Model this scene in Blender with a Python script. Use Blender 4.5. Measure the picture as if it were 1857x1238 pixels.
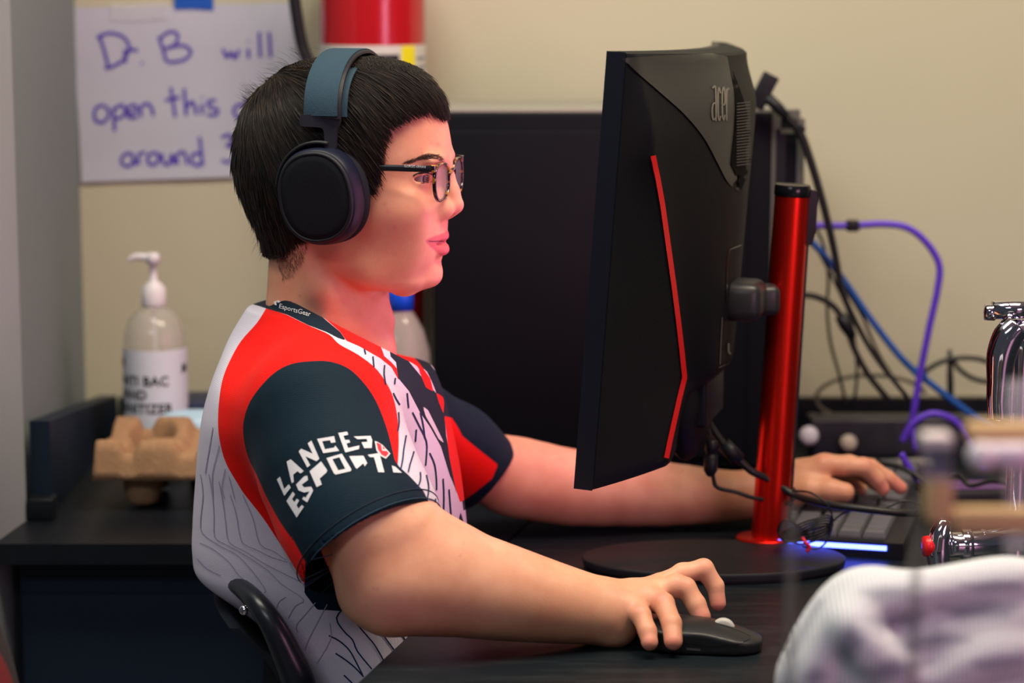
import bpy, bmesh, math, random
import numpy as np
from mathutils import Vector, Matrix, Euler
from mathutils.bvhtree import BVHTree
from mathutils.geometry import delaunay_2d_cdt

random.seed(7); rng = np.random.default_rng(7)
for o in list(bpy.data.objects): bpy.data.objects.remove(o)
SC = bpy.context.scene
COL = SC.collection

# ------------------------------------------------------------------ camera
W_, H_ = 1857.0, 1238.0
LENS = 85.0
FPX = LENS / 36.0 * W_
PITCH = math.radians(9.0)
CAM = Vector((0.0, -2.5, 1.41))
DESK = 0.75
cd = bpy.data.cameras.new('camera'); cam = bpy.data.objects.new('camera', cd); COL.objects.link(cam)
cam.location = CAM; cam.rotation_euler = (math.radians(90) - PITCH, 0, 0)
cd.lens = LENS; cd.sensor_width = 36.0; cd.clip_start = 0.05; cd.clip_end = 50
cd.dof.use_dof = True; cd.dof.focus_distance = 2.42; cd.dof.aperture_fstop = 3.2; cd.dof.aperture_blades = 0
SC.camera = cam
# ------------------------------------------------------------------ world, lights, exposure
SC.view_settings.view_transform = 'Standard'; SC.view_settings.look = 'None'
SC.view_settings.gamma = 1.0; SC.view_settings.use_curve_mapping = False
SC.view_settings.exposure = 0.60
wd = bpy.data.worlds.new('world'); SC.world = wd; wd.use_nodes = True
wd.node_tree.nodes['Background'].inputs[0].default_value = (0.66, 0.68, 0.80, 1)
wd.node_tree.nodes['Background'].inputs[1].default_value = 0.045

def area(name, loc, aim, sx, sy, power, col):
    l = bpy.data.lights.new(name, 'AREA'); l.shape = 'RECTANGLE'; l.size = sx; l.size_y = sy
    l.energy = power; l.color = col
    o = bpy.data.objects.new(name, l); COL.objects.link(o); o.location = loc
    o.rotation_euler = (Vector(aim) - Vector(loc)).to_track_quat('-Z', 'Y').to_euler()
    return o
# ceiling panels of the room (out of frame above) and an added unseen pink fill aimed at the face
area('ceiling_panel_light', (-0.7, -0.4, 2.68), (-0.7, -0.4, 0), 1.2, 0.6, 20, (1.0, 0.95, 0.80))
area('ceiling_panel_light', (0.7, -0.5, 2.68), (0.7, -0.5, 0), 1.2, 0.6, 30, (1.0, 0.86, 0.66))
area('ceiling_panel_light', (-1.0, -2.6, 2.68), (-1.0, -2.6, 0), 1.2, 0.6, 18, (0.86, 0.90, 1.0))
area('pink_face_fill', (1.5, -2.1, 1.35), (-0.1, 0.0, 1.15), 0.7, 0.5, 8, (1.0, 0.45, 0.68))
# ------------------------------------------------------------------ projection helpers (pixel of the photo -> point at a stated depth)
_FW = Vector((0, math.cos(PITCH), -math.sin(PITCH))); _UP = Vector((0, math.sin(PITCH), math.cos(PITCH))); _RT = Vector((1, 0, 0))
def ray(px, py):
    return (_FW + _RT * ((px - W_ / 2) / FPX) + _UP * ((H_ / 2 - py) / FPX)).normalized()
def P(px, py, Y):
    d = ray(px, py); return CAM + d * ((Y - CAM.y) / d.y)
def PZ(px, py, z=DESK):
    d = ray(px, py); return CAM + d * ((z - CAM.z) / d.z)
def proj_np(V):
    r = V - np.array(CAM)
    fw = np.array(_FW); up = np.array(_UP)
    dz = r @ fw
    return np.stack([W_ / 2 + FPX * r[:, 0] / dz, H_ / 2 - FPX * (r @ up) / dz], 1)
def pxm(p):                       # metres per pixel at point p
    return (Vector(p) - CAM).dot(_FW) / FPX

# ------------------------------------------------------------------ materials
MATS = {}
def mat(name, col, rough=0.5, metal=0.0, spec=0.5, bump=0.0, bscale=300.0, var=0.0, vscale=8.0, emit=None, estr=0.0,
        trans=0.0, ior=1.45, alpha=1.0, sss=0.0, coat=0.0, sheen=0.0, aniso=0.0):
    if name in MATS: return MATS[name]
    m = bpy.data.materials.new(name); m.use_nodes = True; nt = m.node_tree; b = nt.nodes['Principled BSDF']
    c = (col[0], col[1], col[2], 1)
    b.inputs['Base Color'].default_value = c; b.inputs['Roughness'].default_value = rough
    b.inputs['Metallic'].default_value = metal; b.inputs['Specular IOR Level'].default_value = spec
    b.inputs['IOR'].default_value = ior; b.inputs['Transmission Weight'].default_value = trans
    b.inputs['Alpha'].default_value = alpha; b.inputs['Coat Weight'].default_value = coat
    b.inputs['Sheen Weight'].default_value = sheen; b.inputs['Anisotropic'].default_value = aniso
    if sss > 0:
        b.inputs['Subsurface Weight'].default_value = sss
        b.inputs['Subsurface Radius'].default_value = (1.0, 0.35, 0.2); b.inputs['Subsurface Scale'].default_value = 0.006
    if emit: b.inputs['Emission Color'].default_value = (*emit, 1); b.inputs['Emission Strength'].default_value = estr
    tc = nt.nodes.new('ShaderNodeTexCoord')
    n = nt.nodes.new('ShaderNodeTexNoise'); n.inputs['Scale'].default_value = vscale; n.inputs['Detail'].default_value = 4
    nt.links.new(tc.outputs['Object'], n.inputs['Vector'])
    if var > 0:
        mx = nt.nodes.new('ShaderNodeMix'); mx.data_type = 'RGBA'
        mx.inputs[6].default_value = tuple(min(1, v * (1 - var)) for v in c[:3]) + (1,)
        mx.inputs[7].default_value = tuple(min(1, v * (1 + var)) for v in c[:3]) + (1,)
        nt.links.new(n.outputs['Fac'], mx.inputs[0]); nt.links.new(mx.outputs[2], b.inputs['Base Color'])
    if bump > 0:
        n2 = nt.nodes.new('ShaderNodeTexNoise'); n2.inputs['Scale'].default_value = bscale; n2.inputs['Detail'].default_value = 3
        nt.links.new(tc.outputs['Object'], n2.inputs['Vector'])
        bp = nt.nodes.new('ShaderNodeBump'); bp.inputs['Strength'].default_value = bump; bp.inputs['Distance'].default_value = 0.001
        nt.links.new(n2.outputs['Fac'], bp.inputs['Height']); nt.links.new(bp.outputs['Normal'], b.inputs['Normal'])
    MATS[name] = m
    return m

# ------------------------------------------------------------------ objects
def tag(o, label=None, cat=None, group=None, kind=None):
    if label: o['label'] = label
    if cat: o['category'] = cat
    if group: o['group'] = group
    if kind: o['kind'] = kind
    return o
def thing(name, label, cat, loc=(0, 0, 0), group=None):
    o = bpy.data.objects.new(name, None); COL.objects.link(o); o.location = loc; o.empty_display_size = 0.05
    return tag(o, label, cat, group)
def link(name, me, m=None, parent=None, smooth=True):
    o = bpy.data.objects.new(name, me); COL.objects.link(o)
    if m is not None and len(me.materials) == 0: me.materials.append(m)
    if smooth and len(me.polygons): me.polygons.foreach_set('use_smooth', np.ones(len(me.polygons), bool))
    if parent is not None:
        o.parent = parent
        off = Vector((0, 0, 0)); q = parent
        while q is not None: off += q.location; q = q.parent
        o.location = -off
    return o
def mesh_np(name, V, F, m=None, parent=None, smooth=True):
    me = bpy.data.meshes.new(name)
    V = np.asarray(V, np.float32); F = np.asarray(F, np.int32); k = F.shape[1]
    me.vertices.add(len(V)); me.vertices.foreach_set('co', V.ravel())
    me.loops.add(F.size); me.loops.foreach_set('vertex_index', F.ravel())
    me.polygons.add(len(F)); me.polygons.foreach_set('loop_start', np.arange(0, F.size, k, dtype=np.int32))
    me.update(calc_edges=True); me.validate()
    return link(name, me, m, parent, smooth)
class MB:
    """collects shapes, builds ONE mesh object"""
    def __init__(s): s.bm = bmesh.new()
    def box(s, c, size, rot=None, bev=0.0):
        r = bmesh.ops.create_cube(s.bm, size=1.0); vs = r['verts']
        M = Matrix.Translation(Vector(c)) @ (rot.to_4x4() if rot else Matrix.Identity(4)) @ Matrix.Diagonal((*size, 1))
        bmesh.ops.transform(s.bm, matrix=M, verts=vs)
        if bev > 0:
            es = list({e for v in vs for e in v.link_edges})
            bmesh.ops.bevel(s.bm, geom=es, offset=bev, segments=3, profile=0.5, affect='EDGES')
        return s
    def tube(s, pts, r, n=10, caps=True, smooth=0):
        pts = [Vector(p) for p in pts]
        if smooth: pts = spline(pts, smooth)
        rs = r if hasattr(r, '__len__') else [r] * len(pts)
        if len(rs) != len(pts): rs = list(np.interp(np.linspace(0, 1, len(pts)), np.linspace(0, 1, len(rs)), rs))
        rings = []; up = None
        for i, p in enumerate(pts):
            t = (pts[min(i + 1, len(pts) - 1)] - pts[max(i - 1, 0)]).normalized()
            if up is None: up = t.orthogonal().normalized()
            up = (up - t * up.dot(t)).normalized(); sd = t.cross(up)
            rings.append([s.bm.verts.new(p + (up * math.cos(a) + sd * math.sin(a)) * rs[i]) for a in [2 * math.pi * k / n for k in range(n)]])
        for a, b in zip(rings, rings[1:]):
            for k in range(n): s.bm.faces.new((a[k], a[(k + 1) % n], b[(k + 1) % n], b[k]))
        if caps: s.bm.faces.new(rings[0][::-1]); s.bm.faces.new(rings[-1])
        return s
    def lathe(s, prof, c=(0, 0, 0), n=32, axis=None, sx=1.0, sy=1.0, rot=0.0):
        """prof: list of (r, h); axis: direction"""
        c = Vector(c); q = Vector((0, 0, 1)).rotation_difference(Vector(axis).normalized()) if axis is not None else None
        rings = []
        for r, h in prof:
            ring = []
            for k in range(n):
                a = 2 * math.pi * k / n
                v = Vector((r * sx * math.cos(a), r * sy * math.sin(a), h)); 
                if rot: v = Matrix.Rotation(rot, 3, 'Z') @ v
                if q: v = q @ v
                ring.append(s.bm.verts.new(c + v))
            rings.append(ring)
        for a, b in zip(rings, rings[1:]):
            for k in range(n): s.bm.faces.new((a[k], a[(k + 1) % n], b[(k + 1) % n], b[k]))
        if prof[0][0] > 1e-6: s.bm.faces.new(rings[0][::-1])
        if prof[-1][0] > 1e-6: s.bm.faces.new(rings[-1])
        return s
    def prism(s, poly, off, bev=0.0):
        """poly: 3-D outline, extruded by vector off"""
        off = Vector(off); a = [s.bm.verts.new(Vector(p)) for p in poly]; b = [s.bm.verts.new(Vector(p) + off) for p in poly]
        n = len(a); s.bm.faces.new(a); s.bm.faces.new(b[::-1])
        for k in range(n): s.bm.faces.new((a[k], b[k], b[(k + 1) % n], a[(k + 1) % n]))
        return s
    def grid(s, rows, cu=False):
        R = [[s.bm.verts.new(Vector(p)) for p in r] for r in rows]
        for a, b in zip(R, R[1:]):
            n = len(a)
            for k in range(n if cu else n - 1): s.bm.faces.new((a[k], a[(k + 1) % n], b[(k + 1) % n], b[k]))
        return R
    def build(s, name, m=None, parent=None, smooth=True, auto=None):
        bmesh.ops.remove_doubles(s.bm, verts=s.bm.verts, dist=1e-6)
        bmesh.ops.recalc_face_normals(s.bm, faces=s.bm.faces)
        me = bpy.data.meshes.new(name); s.bm.to_mesh(me); s.bm.free()
        if len(me.polygons) and auto is not None:
            me.polygons.foreach_set('use_smooth', np.ones(len(me.polygons), bool)); me.set_sharp_from_angle(angle=math.radians(auto))
            return link(name, me, m, parent, False)
        return link(name, me, m, parent, smooth)
def spline(pts, sub=6):
    pts = [Vector(p) for p in pts]; out = []
    for i in range(len(pts) - 1):
        p0 = pts[max(i - 1, 0)]; p1 = pts[i]; p2 = pts[i + 1]; p3 = pts[min(i + 2, len(pts) - 1)]
        for k in range(sub):
            t = k / sub
            out.append(0.5 * ((2 * p1) + (p2 - p0) * t + (2 * p0 - 5 * p1 + 4 * p2 - p3) * t * t + (3 * p1 - p0 - 3 * p2 + p3) * t ** 3))
    out.append(pts[-1]); return out
def spl2(pts, sub=6, closed=False):
    if closed: pts = list(pts); n = len(pts); pts = pts[-1:] + pts + pts[:2]; q = spline([Vector((a, b, 0)) for a, b in pts], sub); q = q[sub:sub * (n + 1)]
    else: q = spline([Vector((a, b, 0)) for a, b in pts], sub)
    return [(v.x, v.y) for v in q]

# ------------------------------------------------------------------ signed-distance volumes + surface nets
class Vol:
    def __init__(s, lo, hi, h):
        s.lo = np.array(lo, float); s.h = h; s.n = np.ceil((np.array(hi) - s.lo) / h).astype(int) + 1
        s.F = np.full(s.n, 9.0, np.float32)
    def _sub(s, lo, hi):
        a = np.clip(np.floor((np.array(lo) - s.lo) / s.h).astype(int), 0, s.n); b = np.clip(np.ceil((np.array(hi) - s.lo) / s.h).astype(int) + 1, 0, s.n)
        if np.any(b <= a): return None
        X = [s.lo[i] + s.h * np.arange(a[i], b[i]) for i in range(3)]
        return tuple(slice(a[i], b[i]) for i in range(3)), np.meshgrid(*X, indexing='ij', sparse=True)
    def _mix(s, sl, d, k, mode):
        f = s.F[sl]; d = d.astype(np.float32)
        if mode == 'add':
            if k > 0: hh = np.clip(k - np.abs(f - d), 0, None) / k; r = np.minimum(f, d) - hh * hh * k * 0.25
            else: r = np.minimum(f, d)
        elif mode == 'sub':
            d = -d
            if k > 0: hh = np.clip(k - np.abs(f - d), 0, None) / k; r = np.maximum(f, d) + hh * hh * k * 0.25
            else: r = np.maximum(f, d)
        elif mode == 'int':
            if k > 0: hh = np.clip(k - np.abs(f - d), 0, None) / k; r = np.maximum(f, d) + hh * hh * k * 0.25
            else: r = np.maximum(f, d)
        s.F[sl] = r
    def cone(s, a, b, ra, rb, k=0.0, mode='add', flat=None):
        """round cone; flat=(axis, scale) flattens the section along a unit axis"""
        a = np.array(a, float); b = np.array(b, float); pad = max(ra, rb) * 1.6 + k + 2 * s.h
        g = s._sub(np.minimum(a, b) - pad, np.maximum(a, b) + pad)
        if g is None: return s
        sl, (X, Y, Z) = g; ba = b - a; L = max(ba @ ba, 1e-12)
        t = np.clip(((X - a[0]) * ba[0] + (Y - a[1]) * ba[1] + (Z - a[2]) * ba[2]) / L, 0, 1)
        qx, qy, qz = X - a[0] - t * ba[0], Y - a[1] - t * ba[1], Z - a[2] - t * ba[2]
        if flat is not None:
            ax = np.array(flat[0], float); ax /= np.linalg.norm(ax); w = qx * ax[0] + qy * ax[1] + qz * ax[2]
            m = w * (1 / flat[1] - 1); d2 = (qx + ax[0] * m) ** 2 + (qy + ax[1] * m) ** 2 + (qz + ax[2] * m) ** 2
            d = np.sqrt(d2) - (ra + t * (rb - ra)); d = np.where(d > 0, d * min(1, flat[1] * 1.3), d)
        else: d = np.sqrt(qx * qx + qy * qy + qz * qz) - (ra + t * (rb - ra))
        s._mix(sl, d, k, mode); return s
    def chain(s, pts, rs, k=0.004, mode='add', flat=None, sub=0):
        pts = [Vector(p) for p in pts]
        if sub: 
            n0 = len(pts); pts = spline(pts, sub); rs = list(np.interp(np.linspace(0, 1, len(pts)), np.linspace(0, 1, n0), rs))
        for i in range(len(pts) - 1): s.cone(pts[i], pts[i + 1], rs[i], rs[i + 1], k, mode, flat)
        return s
    def ell(s, c, r, k=0.0, mode='add', M=None):
        """M: 3x3, columns are the ellipsoid axes in world"""
        c = np.array(c, float); r = np.array(r, float); pad = r.max() + k + 2 * s.h
        g = s._sub(c - pad, c + pad)
        if g is None: return s
        sl, (X, Y, Z) = g; X = X - c[0]; Y = Y - c[1]; Z = Z - c[2]
        if M is not None:
            M = np.array(M); X, Y, Z = (X * M[0, i] + Y * M[1, i] + Z * M[2, i] for i in range(3))
        k0 = np.sqrt((X / r[0]) ** 2 + (Y / r[1]) ** 2 + (Z / r[2]) ** 2) + 1e-9
        k1 = np.sqrt((X / r[0] ** 2) ** 2 + (Y / r[1] ** 2) ** 2 + (Z / r[2] ** 2) ** 2) + 1e-9
        s._mix(sl, k0 * (k0 - 1) / k1, k, mode); return s
    def func(s, fn, lo, hi, k=0.0, mode='add'):
        g = s._sub(lo, hi)
        if g is None: return s
        sl, (X, Y, Z) = g; s._mix(sl, fn(X, Y, Z), k, mode); return s
    def smooth(s, n=1):
        for _ in range(n):
            for ax in range(3):
                F = s.F; A = F.copy(); sl = [slice(None)] * 3; a = sl.copy(); b = sl.copy(); c = sl.copy()
                a[ax] = slice(2, None); b[ax] = slice(0, -2); c[ax] = slice(1, -1)
                A[tuple(c)] = 0.25 * F[tuple(a)] + 0.25 * F[tuple(b)] + 0.5 * F[tuple(c)]; s.F = A
        return s
    def sample(s, Pn):
        q = (np.asarray(Pn) - s.lo) / s.h; q = np.clip(q, 0, np.array(s.n) - 1.001); i = q.astype(int); f = q - i
        r = 0
        for dx in (0, 1):
            for dy in (0, 1):
                for dz in (0, 1):
                    w = (f[:, 0] if dx else 1 - f[:, 0]) * (f[:, 1] if dy else 1 - f[:, 1]) * (f[:, 2] if dz else 1 - f[:, 2])
                    r = r + w * s.F[i[:, 0] + dx, i[:, 1] + dy, i[:, 2] + dz]
        return r
    def grad(s, Pn, e=None):
        e = e or s.h; Pn = np.asarray(Pn); G = np.stack([(s.sample(Pn + d) - s.sample(Pn - d)) for d in np.eye(3) * e], 1)
        return G / (np.linalg.norm(G, axis=1, keepdims=True) + 1e-9)
    def mesh(s):
        F = s.F.copy(); F[0] = F[-1] = 1; F[:, 0] = F[:, -1] = 1; F[:, :, 0] = F[:, :, -1] = 1
        S = F < 0
        c = S[:-1, :-1, :-1].astype(np.int8)
        tot = sum(S[dx:S.shape[0] - 1 + dx, dy:S.shape[1] - 1 + dy, dz:S.shape[2] - 1 + dz].astype(np.int8) for dx in (0, 1) for dy in (0, 1) for dz in (0, 1))
        act = (tot > 0) & (tot < 8); I = np.argwhere(act); idx = np.full(act.shape, -1, np.int32); idx[act] = np.arange(len(I))
        cor = [(dx, dy, dz) for dx in (0, 1) for dy in (0, 1) for dz in (0, 1)]
        val = {d: F[I[:, 0] + d[0], I[:, 1] + d[1], I[:, 2] + d[2]] for d in cor}
        acc = np.zeros((len(I), 3)); cnt = np.zeros(len(I))
        for a in cor:
            for ax in range(3):
                if a[ax] == 0:
                    b = list(a); b[ax] = 1; b = tuple(b); va, vb = val[a], val[b]; m = (va < 0) != (vb < 0)
                    t = np.where(m, va / np.where(m, va - vb, 1), 0); p = np.tile(np.array(a, float), (len(I), 1)); p[:, ax] += t
                    acc += p * m[:, None]; cnt += m
        V = s.lo + s.h * (I + acc / cnt[:, None]); Q = []
        for ax in range(3):
            n1, n2 = [(1, 2), (2, 0), (0, 1)][ax]
            A = [slice(None)] * 3; B = [slice(None)] * 3; A[ax] = slice(0, -1); B[ax] = slice(1, None)
            ch = np.argwhere(S[tuple(A)] != S[tuple(B)])
            ch = ch[(ch[:, n1] > 0) & (ch[:, n2] > 0) & (ch[:, n1] < S.shape[n1] - 1) & (ch[:, n2] < S.shape[n2] - 1)]
            e1 = np.zeros(3, int); e1[n1] = 1; e2 = np.zeros(3, int); e2[n2] = 1
            def gi(o): q = ch - o; return idx[q[:, 0], q[:, 1], q[:, 2]]
            q = np.stack([gi(e1 + e2), gi(e2), gi(0 * e1), gi(e1)], 1)
            ins = S[ch[:, 0], ch[:, 1], ch[:, 2]]
            q[~ins] = q[~ins][:, ::-1]; Q.append(q)
        Q = np.concatenate(Q); Q = Q[(Q >= 0).all(1)]
        return V, Q
def sstep(a, b, x): t = np.clip((x - a) / (b - a), 0, 1); return t * t * (3 - 2 * t)
def poly_sd(pts, poly):
    """signed distance (positive inside) of 2-D points to a closed polygon"""
    poly = np.array(poly, float); n = len(poly); d = np.full(len(pts), 1e9); ins = np.zeros(len(pts), bool)
    for i in range(n):
        a = poly[i]; b = poly[(i + 1) % n]; ba = b - a; pa = pts - a
        t = np.clip(pa @ ba / max(ba @ ba, 1e-9), 0, 1); d = np.minimum(d, np.linalg.norm(pa - t[:, None] * ba, axis=1))
        c = (a[1] > pts[:, 1]) != (b[1] > pts[:, 1])
        with np.errstate(divide='ignore', invalid='ignore'): xi = (b[0] - a[0]) * (pts[:, 1] - a[1]) / (b[1] - a[1]) + a[0]
        ins ^= c & (pts[:, 0] < xi)
    return np.where(ins, d, -d)
def line_d(pts, ln):
    ln = np.array(ln, float); d = np.full(len(pts), 1e9)
    for a, b in zip(ln, ln[1:]):
        ba = b - a; pa = pts - a; t = np.clip(pa @ ba / max(ba @ ba, 1e-9), 0, 1); d = np.minimum(d, np.linalg.norm(pa - t[:, None] * ba, axis=1))
    return d
def fattr(o, name, vals):
    a = o.data.attributes.new(name, 'FLOAT', 'POINT'); a.data.foreach_set('value', np.asarray(vals, np.float32))

# ------------------------------------------------------------------ prints that lie on a surface
def bvh_of(obs):
    V = []; F = []; n = 0
    for o in (obs if isinstance(obs, (list, tuple)) else [obs]):
        me = o.data; co = np.empty(len(me.vertices) * 3, np.float32); me.vertices.foreach_get('co', co); co = co.reshape(-1, 3)
        V += [Vector(v) for v in co]; F += [[i + n for i in p.vertices] for p in me.polygons]; n = len(V)
    return BVHTree.FromPolygons(V, F)
def on_surf(bv, px, py, off=0.0006, fallback=None):
    h = bv.ray_cast(CAM, ray(px, py))
    if h[0] is None: return fallback
    nn = h[1]; nn = nn if nn.dot(ray(px, py)) < 0 else -nn
    return h[0] + nn * off
def fill2d(poly, step):
    poly = [Vector(p) for p in poly]; pts = []
    for i, a in enumerate(poly):
        b = poly[(i + 1) % len(poly)]; n = max(1, int((b - a).length / step))
        pts += [a + (b - a) * (k / n) for k in range(n)]
    n = len(pts); E = [(i, (i + 1) % n) for i in range(n)]
    A = np.array([(p.x, p.y) for p in pts]); lo = A.min(0); hi = A.max(0)
    gx, gy = np.meshgrid(np.arange(lo[0] + step / 2, hi[0], step), np.arange(lo[1] + step / 2, hi[1], step)); G = np.stack([gx.ravel(), gy.ravel()], 1)
    if len(G): G = G[poly_sd(G, A) > step * 0.35]
    v, e, f, *_ = delaunay_2d_cdt(pts + [Vector(g) for g in G], E, [list(range(n))], 1, 1e-6)
    return [(p.x, p.y) for p in v], [tuple(q) for q in f]
def decal_tris(mb, bv, pts2, faces, off, warp=None):
    vs = []
    for p in pts2:
        q = warp(*p) if warp else p; w = on_surf(bv, q[0], q[1], off); vs.append(mb.bm.verts.new(w) if w is not None else None)
    for f in faces:
        g = [vs[i] for i in f]
        if None in g: continue
        c = [v.co for v in g]
        if max((c[i] - c[i - 1]).length for i in range(len(c))) > 0.02: continue
        try: mb.bm.faces.new(g)
        except ValueError: pass
def decal(name, bv, polys, m, parent, step=5, off=0.0006, thick=0.0004, warp=None):
    mb = MB()
    for poly in polys:
        p2, f = fill2d(poly, step); decal_tris(mb, bv, p2, f, off, warp)
    o = mb.build(name, m, parent)
    return o
def stroke_polys(lines, w):
    """each polyline (2-D) -> outline polygon of width w (may taper to the ends)"""
    out = []
    for ln in lines:
        L = [Vector(p) for p in ln]; a = []; b = []
        for i, p in enumerate(L):
            t = (L[min(i + 1, len(L) - 1)] - L[max(i - 1, 0)]).normalized(); nn = Vector((-t.y, t.x)); a.append(p + nn * w / 2); b.append(p - nn * w / 2)
        out.append((a, b))
    return out
def ribbons(name, bv, lines, w, m, parent, off=0.0007, step=6, warp=None, tol=0.03):
    mb = MB()
    for ln in lines:
        L = []
        for a, b in zip(ln, ln[1:]):
            n = max(1, int(math.hypot(b[0] - a[0], b[1] - a[1]) / step)); L += [(a[0] + (b[0] - a[0]) * k / n, a[1] + (b[1] - a[1]) * k / n) for k in range(n)]
        L.append(ln[-1]); (a, b), = stroke_polys([L], w); prev = None
        for p, q in zip(a, b):
            p3 = on_surf(bv, *(warp(*p) if warp else p), off); q3 = on_surf(bv, *(warp(*q) if warp else q), off)
            if p3 is None or q3 is None or (p3 - q3).length > tol * .67: prev = None; continue
            cur = (mb.bm.verts.new(p3), mb.bm.verts.new(q3))
            if prev and (prev[0].co - cur[0].co).length < tol: mb.bm.faces.new((prev[0], prev[1], cur[1], cur[0]))
            prev = cur
    return mb.build(name, m, parent)
def text2d(txt, bold=0.0, spacing=1.0, shear=0.0):
    cu = bpy.data.curves.new('t', 'FONT'); cu.body = txt; cu.size = 1.0; cu.offset = bold; cu.space_character = spacing; cu.shear = shear; cu.resolution_u = 3
    o = bpy.data.objects.new('t', cu); COL.objects.link(o); dg = bpy.context.evaluated_depsgraph_get(); me = o.evaluated_get(dg).to_mesh()
    bm = bmesh.new(); bm.from_mesh(me); bpy.data.objects.remove(o); bpy.data.curves.remove(cu)
    bmesh.ops.triangulate(bm, faces=bm.faces)
    return bm
def text_decal(mb, bv, txt, warp, maxlen=0.12, bold=0.0, spacing=1.0, off=0.0008, shear=0.0):
    """warp(x,y) maps text units (1 = em) to photo pixels; or to a 3-D point when bv is None"""
    bm = text2d(txt, bold, spacing, shear)
    for _ in range(4):
        es = [e for e in bm.edges if e.calc_length() > maxlen]
        if not es: break
        bmesh.ops.subdivide_edges(bm, edges=es, cuts=1); bmesh.ops.triangulate(bm, faces=[f for f in bm.faces if len(f.verts) > 3])
    mp = {}
    for v in bm.verts:
        q = warp(v.co.x, v.co.y); w = on_surf(bv, q[0], q[1], off) if bv is not None else Vector(q); mp[v] = mb.bm.verts.new(w) if w is not None else None
    for f in bm.faces:
        g = [mp[v] for v in f.verts]
        if None in g: continue
        if max((g[i].co - g[i - 1].co).length for i in range(len(g))) > 0.03: continue
        try: mb.bm.faces.new(g)
        except ValueError: pass
    bm.free()
def rot_y(deg): return Matrix.Rotation(math.radians(deg), 3, 'Y')
def rot_z(deg): return Matrix.Rotation(math.radians(deg), 3, 'Z')
# ------------------------------------------------------------------ materials of the place
M_wall = mat('wall_paint', (0.53, 0.51, 0.375), 0.85, bump=0.15, bscale=120, var=0.03, vscale=3)
M_wall2 = mat('wall_paint_side', (0.20, 0.245, 0.25), 0.8, bump=0.1, bscale=120, var=0.03, vscale=3)
def streaky(name, c0, c1, rough):
    m = mat(name, c0, rough, spec=.30, bump=.25, bscale=90); nt = m.node_tree; b = nt.nodes['Principled BSDF']
    tc = nt.nodes.new('ShaderNodeTexCoord'); mp = nt.nodes.new('ShaderNodeMapping'); mp.inputs['Scale'].default_value = (9, 60, 9); mp.inputs['Rotation'].default_value = (0, 0, .2)
    n = nt.nodes.new('ShaderNodeTexNoise'); n.inputs['Scale'].default_value = 1.0; n.inputs['Detail'].default_value = 6; n.inputs['Roughness'].default_value = .65
    r = nt.nodes.new('ShaderNodeValToRGB'); r.color_ramp.elements[0].position = .48; r.color_ramp.elements[1].position = .72; r.color_ramp.elements[0].color = (*c0, 1); r.color_ramp.elements[1].color = (*c1, 1)
    nt.links.new(tc.outputs['Object'], mp.inputs[0]); nt.links.new(mp.outputs[0], n.inputs['Vector']); nt.links.new(n.outputs['Fac'], r.inputs[0]); nt.links.new(r.outputs[0], b.inputs['Base Color']); return m
M_bench = streaky('scuffed_bench', (.0050, .0085, .0120), (.015, .020, .024), .42)
M_black_top = mat('epoxy_worktop', (0.0060, 0.0080, 0.0115), 0.40, spec=0.30, bump=0.3, bscale=90, var=0.35, vscale=14)
M_cab = mat('cabinet_laminate', (0.008, 0.015, 0.032), 0.5, spec=0.3, var=0.08, vscale=5)
M_floor = mat('floor_tile', (0.16, 0.155, 0.15), 0.6, var=0.1)
M_ceil = mat('ceiling_paint', (0.7, 0.7, 0.68), 0.9)
M_blackp = mat('black_plastic', (0.008, 0.009, 0.013), 0.45, spec=0.35, bump=0.15, bscale=900)
M_blackg = mat('black_gloss', (0.006, 0.006, 0.008), 0.2, spec=0.5)
M_cable = mat('black_cable', (0.010, 0.011, 0.012), 0.38, spec=0.4)
M_white = mat('white_plastic', (0.72, 0.70, 0.74), 0.4)
M_chrome = mat('chrome', (0.75, 0.74, 0.82), 0.08, metal=1.0)
YW = 0.85
XL = -0.60
def struct(o): o['kind'] = 'structure'; return o
mb = MB(); mb.box((0.6, YW + 0.05, 1.35), (3.6, 0.1, 2.7)); struct(mb.build('wall_back', M_wall, smooth=False))
mb = MB(); mb.box((XL - 0.3, (YW + 0.31) / 2 + 0.02, 1.35), (0.6, YW - 0.27, 2.7)); 
struct(mb.build('wall_left', M_wall2, smooth=False))
mb = MB(); mb.prism([(-0.578, 0.302, 0), (-0.60, 0.12, 0), (-1.2, 0.12, 0), (-1.2, 0.312, 0), (-0.578, 0.312, 0)], (0, 0, 2.7))
struct(mb.build('trim_1', mat('side_paint_lit', (0.30, 0.35, 0.36), 0.8, bump=0.1, bscale=120, var=0.03), smooth=False))  # same paint as the left wall; brighter light put into the colour
mb = MB(); mb.box((0.4, -1.6, -0.02), (4.0, 5.0, 0.04)); struct(mb.build('floor', M_floor, smooth=False))
mb = MB(); mb.box((0.4, -1.6, 2.72), (4.0, 5.0, 0.04)); struct(mb.build('ceiling', M_ceil, smooth=False))

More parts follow.
